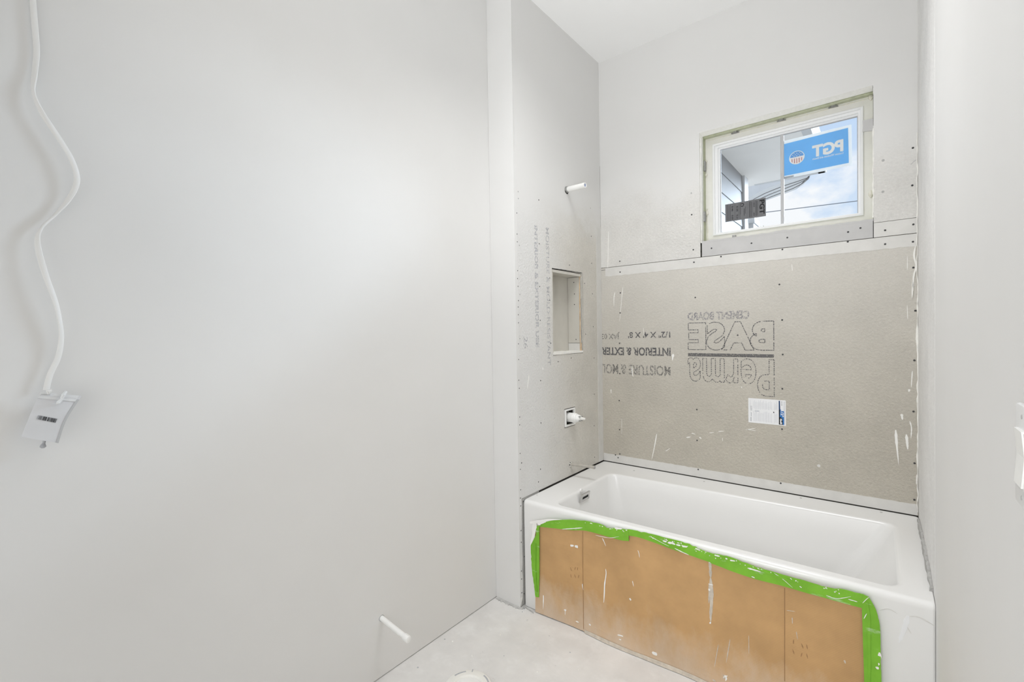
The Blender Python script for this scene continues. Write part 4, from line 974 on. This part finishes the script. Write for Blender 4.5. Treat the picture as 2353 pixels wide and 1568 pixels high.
# ------------------------------------------------------------------ plumbing
def cyl(mb, p, d, r0, r1, l0, l1, seg=18): d = Vector(d); mb.tube([Vector(p)+d*l0, Vector(p)+d*l1], [r0, r1], seg); return mb
def hole_ring(par, p, nrm, r, m='dark', name='wall_hole', sd=0):
    nv = Vector(nrm); e1 = nv.orthogonal().normalized(); e2 = nv.cross(e1)
    P = [Vector(p)+(e1*math.cos(a)+e2*math.sin(a))*r*(1+.22*noise.noise(Vector((math.cos(a)*2, math.sin(a)*2, sd)))) for a in [6.2832*k/22 for k in range(22)]]
    return MB().prism(P, nv*.0006).build(name, M[m], par)
ps = on(1302, 436); pe = at(1345, 425.5, (XN+.128, 0, 0), (1, 0, 0))
sh = thing('shower_pipe', ps, 'pale capped shower pipe stub sticking out high on the alcove side wall', 'pipe')
hole_ring(sh, ps+Vector((0, 0, -.003)), (1, 0, 0), .021)
d = (pe-ps).normalized(); L_ = (pe-ps).length
mb = MB(); mb.tube([ps-d*.004, ps+d*L_], .0148, 20, False); mb.tube([ps+d*(L_-.02), ps+d*L_], .0095, 20, False); nb = len(mb.v)-20
for k in range(20): mb.f.append((20+k, 20+(k+1) % 20, nb+(k+1) % 20, nb+k))
mb.build('pipe', M['pvc'], sh, smooth=True)
MB().tube([ps+d*(L_-.005), ps+d*(L_-.004)], .0096, 16).build('pipe_bore', mat('blue_pipe_bore', (.26,.32,.52), .5), sh)
MB().tube([ps, ps+d*.012], [.019, .0155], 12).build('sealant', M['clip'], sh, smooth=True)

vc = Vector((XN, (VY0+VY1)/2, (VZ0+VZ1)/2))
mv = thing('mixing_valve', vc, 'white tub mixing valve in a square hole of the alcove side wall', 'valve')
MB().box(XN-.090, XN-.088, VY0+.004, VY1-.004, VZ0+.004, VZ1-.004).build('cavity_back', M['dark'], mv)
gd = panel(MB(), 'X', XN-.012, XN+.004, VY0+.006, VY1-.005, VZ0+.005, VZ1-.005, [(VY0+.017, VY1-.012, VZ0+.014, VZ1-.014)]).build('plaster_guard', M['pvc'], mv, bevel=.0015)
X1 = Vector((1, 0, 0))
mb = MB(); mb.tube([vc+X1*t for t in (-.075, .020, .022, .030, .032, .040, .042, .048)], [.027, .027, .0285, .0285, .027, .027, .0255, .0240], 26); mb.build('valve_body', M['pvc'], mv, smooth=True)
mb = MB(); mb.tube([vc+X1*t for t in (.048, .060, .068, .070)], [.0215, .020, .016, .012], 20); mb.build('cartridge', M['pvc'], mv, smooth=True)
mb = MB(); P = []
for k in range(16): pass
mb.tube([vc+X1*t for t in (.070, .086, .087, .098, .100)], [.0085, .0085, .0065, .0065, .004], 10); mb.build('stem', M['flange'], mv)
for a in (0.6, 2.4, 3.9, 5.4):
    q = vc+X1*.066+Vector((0, math.cos(a)*.017, math.sin(a)*.017)); MB().tube([q, q+X1*.010], .0035, 8).build('cartridge_screw', M['clip'], mv, smooth=True)
for y, zz in ((VY0+.03, VZ1-.024), (VY1-.03, VZ1-.026), (VY0+.03, VZ0+.024), (VY1-.03, VZ0+.022)):
    MB().tube([(XN-.07, y, zz), (XN-.03, y, zz)], [.010, .007], 8).build('valve_port', M['clip'], mv, smooth=True)

q0 = on(1311, 1067.5); q1 = at(1367, 1074.5, (XN+.158, 0, 0), (1, 0, 0)); d = (q1-q0).normalized(); L_ = (q1-q0).length
sp = thing('spout_pipe', q0, 'thin dusty metal pipe stub just above the left end of the bathtub', 'pipe')
hole_ring(sp, q0, (1, 0, 0), .0125, sd=3)
MB().tube([q0-d*.004, q0+d*(L_-.012), q0+d*(L_-.012), q0+d*L_], [.0078, .0078, .0088, .0088], 18).build('pipe', M['pipe_dust'], sp, smooth=True)
MB().tube([q0+d*(L_-.0005), q0+d*(L_+.0008)], .006, 14).build('pipe_bore', M['inkgrey'], sp)
for k in range(5):
    a = k*1.3; p = q0+Vector((.001, math.cos(a)*.011, math.sin(a)*.011)); MB().tube([p, p+X1*.005], [.0035, .002], 6).build('mortar_crumb', M['edge'], sp)

w0 = ol(877, 1421); w1 = at(938, 1470, (XL+.178, 0, 0), (1, 0, 0)); d = (w1-w0).normalized(); L_ = (w1-w0).length
ws = thing('supply_pipe', w0, 'white capped water supply stub sticking out of the left wall near the floor', 'pipe')
hole_ring(ws, w0, (1, 0, 0), .0128, 'tagedge', sd=5)
MB().tube([w0-d*.004, w0+d*(L_-.018)], .0098, 20).build('pipe', M['pvc'], ws, smooth=True)
MB().tube([w0+d*(L_-.024), w0+d*(L_-.021), w0+d*(L_-.003), w0+d*(L_+.003), w0+d*(L_+.0045)], [.0112, .0128, .0128, .0118, .009], 20).build('cap', M['pvc'], ws, smooth=True)

# ------------------------------------------------------------------ toilet flange on the floor
fc = Vector((-1.240, 1.240, 0)); RF = .092
tf = thing('toilet_flange', fc, 'round white toilet flange ring set on the concrete at the bottom edge', 'flange')
mb = MB(); sg = 64
def cir(r, z): return [Vector((fc.x+r*math.cos(6.2832*k/sg), fc.y+r*math.sin(6.2832*k/sg), z)) for k in range(sg)]
mb.loops([cir(RF, .001), cir(RF, .009), cir(RF-.003, .011), cir(.062, .011), cir(.060, .009), cir(.056, .003)], False, False); mb.build('ring', M['flange'], tf, smooth=True, sharp=40)
MB().loops([cir(.056, .002), cir(.054, .006), cir(.050, .0075)], True, True).build('test_cap', M['pvc'], tf, smooth=True)
def arc_slot(a0, a1, r0, r1):
    n = 14; A = []; B = []
    for i in range(n):
        a = math.radians(a0+(a1-a0)*i/(n-1)); A.append((fc.x+r0*math.cos(a), fc.y+r0*math.sin(a), .0108)); B.append((fc.x+r1*math.cos(a), fc.y+r1*math.sin(a), .0108))
    MB().ribbon(A, B, (0, 0, 1), .0006, 1).build('bolt_slot', M['inkgrey'], tf)
for a in (165, 75, -15, 255): arc_slot(a-26, a+8, .078, .084)
for a in (121, 31, 211, 301):
    r = math.radians(a); p = fc+Vector((math.cos(r)*.084, math.sin(r)*.084, .0108)); t = Vector((math.cos(r), math.sin(r), 0)); s = Vector((-t.y, t.x, 0))
    MB().prism([p-t*.007-s*.0022, p+t*.0075-s*.0022, p+t*.0075+s*.0022, p-t*.007+s*.0022], (0, 0, .0006)).build('bolt_slot', M['inkgrey'], tf)

# ------------------------------------------------------------------ cable and hanging tag on the left wall
cpx = [(66,-130,.006),(72,-40,.006),(80,60,.008),(84,120,.008),(79,175,.010),(77,215,.018),(98,262,.026),(140,325,.030),(166,370,.030),(177,415,.026),(160,455,.016),(126,495,.014),(95,525,.018),(86,560,.024),(104,630,.032),(126,690,.034),(137,735,.030),(141,775,.024),(134,820,.020),(115,862,.018),(106,897,.022)]
P = [ol(x, y, .004+o*.55) for x, y, o in cpx]; PS = spline(P, 150)
tw = [0.25*math.sin(i*.09)+1.25*math.exp(-((i-38)/9)**2)+1.35*math.exp(-((i-86)/10)**2)-.5*math.exp(-((i-120)/12)**2) for i in range(150)]
cb = MB(); cb.tube(PS, .0058, 12, True, .52, tw, side=(1, 0, 0))
tag(cb.build('electric_cable', M['cable'], smooth=True), 'white flat electric cable hanging in waves down the left wall', 'cable')
def og2(x, y, d=.03): return at(x, y, (XL+d, 0, 0), (1, 0, 0))
card = thing('hanging_tag', og2(100, 1015), 'pale grey card tag with a barcode hanging from the cable end on the left wall', 'tag')
dT, dB = .030, .030
tlp, trp, brp, blp = og2(92, 902, .030), og2(188, 910, .034), og2(134, 1019, .040), og2(49, 1004, .036)
mid_r = og2(153, 965, .042); mid_l = og2(70, 952, .034)
A = spline([tlp, mid_l, blp], 14); Bc = spline([trp, mid_r, brp], 14)
nt_ = ((trp-tlp).cross(blp-tlp)).normalized(); nt_ = nt_ if nt_.x > 0 else -nt_
def card_pt(u, v, lift=0.0):
    t = v*13; k = min(int(t), 12); f = t-k
    a = A[k].lerp(A[k+1], f); b = Bc[k].lerp(Bc[k+1], f); return a.lerp(b, u)+nt_*(lift+.004*math.sin(u*math.pi))
def card_patch(u0, u1, v0, v1, l0, th_, m, name, nu=8, nv=10):
    AA = [[card_pt(u0+(u1-u0)*i/nu, v0+(v1-v0)*j/nv, l0) for i in range(nu+1)] for j in range(nv+1)]
    mb = MB(); c = nu+1
    for r_ in AA: mb.v += [p+nt_*th_ for p in r_]
    m_ = len(mb.v)
    for r_ in AA: mb.v += r_
    for j in range(nv):
        for i in range(nu):
            q = (j*c+i, j*c+i+1, (j+1)*c+i+1, (j+1)*c+i); mb.f += [q, tuple(m_+k for k in reversed(q))]
    ed = [i for i in range(c)]+[j*c+nu for j in range(1, nv+1)]+[nv*c+i for i in range(nu-1, -1, -1)]+[j*c for j in range(nv-1, 0, -1)]
    for k in range(len(ed)):
        a, d_ = ed[k], ed[(k+1) % len(ed)]; mb.f.append((a, m_+a, m_+d_, d_))
    return mb.build(name, M[m], card, smooth=True, sharp=40)
card_patch(0, 1, 0, 1, -.003, .003, 'tagcard', 'card')
card_patch(.93, 1.0, .08, 1, .0001, .001, 'tagedge', 'folded_edge')
card_patch(0.0, .93, .0, .13, .0002, .0012, 'cleartape', 'clear_tape', 8, 4)
card_patch(.02, .90, .055, .075, .0014, .0006, 'tagcard', 'zip_ridge', 8, 2)
card_patch(.04, .25, .035, .045, .0014, .0006, 'inkgrey', 'printing', 3, 1)
u = .20
for k in range(60):
    w = random.choice((.005, .008, .013)); card_patch(u, u+w, .50+.02*(u-.2), .585+.02*(u-.2), .0003, .0004, random.choice(('inkdark', 'inkdark', 'inkgrey')), 'barcode_bar', 1, 1); u += w+random.choice((.004, .007))
    if u > .74: break
P = [card_pt(.56, -.06, .004), card_pt(.54, .02, .010), card_pt(.55, .10, .008), card_pt(.53, .18, .010), card_pt(.52, .22, .003)]
MB().tube(P, [.003, .0042, .0035, .0045, .002], 8).build('twist_tie', M['cleartape'], card, smooth=True)
MB().tube([card_pt(.20, .03, .004), card_pt(.17, -.03, .003), card_pt(.24, -.06, .003)], [.002, .005, .004], 8).build('cable_end', M['cable'], card, smooth=True)
kb = og2(103, 1008, .028); ke = og2(99, 1027, .028)
ks = MB(); ks.tube([kb, kb.lerp(ke, .6)], [.0036, .0026], 10); ks.tube([kb.lerp(ke, .6), ke+Vector((0, 0, .003)), ke, ke-Vector((0, 0, .003))], [.003, .0052, .0058, .003], 12)
ks.build('hanging_knob', M['inkgrey'], card, smooth=True)

# ------------------------------------------------------------------ stick-on board label
def oll(x, y, d=.0): return ob(1690+x/15.68, 900+y/15.68, d)
tl, tr, br, bl = oll(462, 240), oll(1815, 318), oll(1815, 1240), oll(470, 1108)
lx0, lx1, lz0, lz1 = (tl.x+bl.x)/2, (tr.x+br.x)/2, (bl.z+br.z)/2, (tl.z+tr.z)/2
lbp = MB().box(lx0, lx1, YB-.0012, YB-.0004, lz0, lz1).build('board_label', M['labelwhite'])
tag(lbp, 'white printed paper label with a blue and black band stuck on the cement board', 'label')
def lx(u): return lx0+(lx1-lx0)*u
def lz(v): return lz0+(lz1-lz0)*v
def lrect(u0, u1, v0, v1, m, lift=.0004, name='printing'): return MB().box(lx(u0), lx(u1), YB-.0012-lift, YB-.0012, lz(v0), lz(v1)).build(name, M[m], lbp)
def lpoly(P, m, lift=.0006, name='printing'): return MB().prism([Vector((lx(u), YB-.0012, lz(v))) for u, v in P], (0, -lift, 0)).build(name, M[m], lbp)
lpoly([(.82,.03),(.955,.03),(.955,.36),(.875,.36),(.82,.36)], 'labelblue', .0004); lpoly([(.82,.03),(.925,.03),(.915,.26),(.865,.34),(.85,.97),(.82,.97)], 'labelblack', .0006)
lpoly([(.82,.62),(.852,.62),(.852,.97),(.82,.97)], 'labelnavy', .0008); lpoly([(.845,.33),(.955,.30),(.955,.56),(.855,.63)], 'labelblue', .0008)
def ltx(body, u0, u1, v0, v1, m, bold=.03, lift=.0012):
    mb = MB(); text_on(mb, body, (lx(u0), YB-.0012, lz(v1)), (lx(u1), YB-.0012, lz(v0)), (0, 0, -1), (1, 0, 0), (0, -1, 0), bold, lift); mb.build('lettering', M[m], lbp, recalc=False)
ltx('1/2"', .87, .945, .34, .60, 'labelwhite'); ltx('4x8', .85, .905, .05, .28, 'labelwhite', .05); ltx('BASE', .885, .915, .78, .95, 'inkgrey', .02); ltx('1', .675, .70, .47, .52, 'inkdark')
for i, u in enumerate([.05,.145,.17,.195,.22,.26,.285,.31,.335,.37,.395,.42,.455,.48,.505,.54,.565,.60,.63,.70,.725,.75,.775]):
    v0, v1 = (.05+.04*random.random(), .50-.1*random.random()); lrect(u, u+.008, v0, v1, 'inklight'); 
    v0, v1 = (.55+.06*random.random(), .95-.12*random.random()); lrect(u, u+.008, v0, v1, 'inklight')
for k in range(10): lrect(.055, .105, .50+k*.02, .50+k*.02+random.choice((.006, .010)), 'inkgrey', .0004, 'barcode_bar')
lrect(.065, .085, .05, .22, 'inkgrey'); lrect(.075, .090, .25, .42, 'inkgrey'); lrect(.18, .30, .46, .52, 'inklight'); lrect(.95, .975, .03, .96, 'inklight', .0002)

# ------------------------------------------------------------------ switch plate at the right edge
sw = thing('switch_plate', (XR, .73, 1.165), 'white double switch plate on the right wall at the edge of the picture', 'switch')
MB().box(XR-.007, XR-.0002, .650, .763, 1.164, 1.276).build('plate', M['vinyl'], sw, bevel=.003)
for y in (.668, .712):
    r_ = MB().prism([(XR-.0068, y, 1.190), (XR-.0105, y, 1.190), (XR-.0082, y, 1.222), (XR-.0105, y, 1.250), (XR-.0068, y, 1.250)], (0, .034, 0)).build('rocker', M['pvc'], sw)
for y in (.685, .729):
    for zz in (1.176, 1.264): screw(Vector((XR-.007, y, zz)), (-1, 0, 0), sw, SCP, .6)
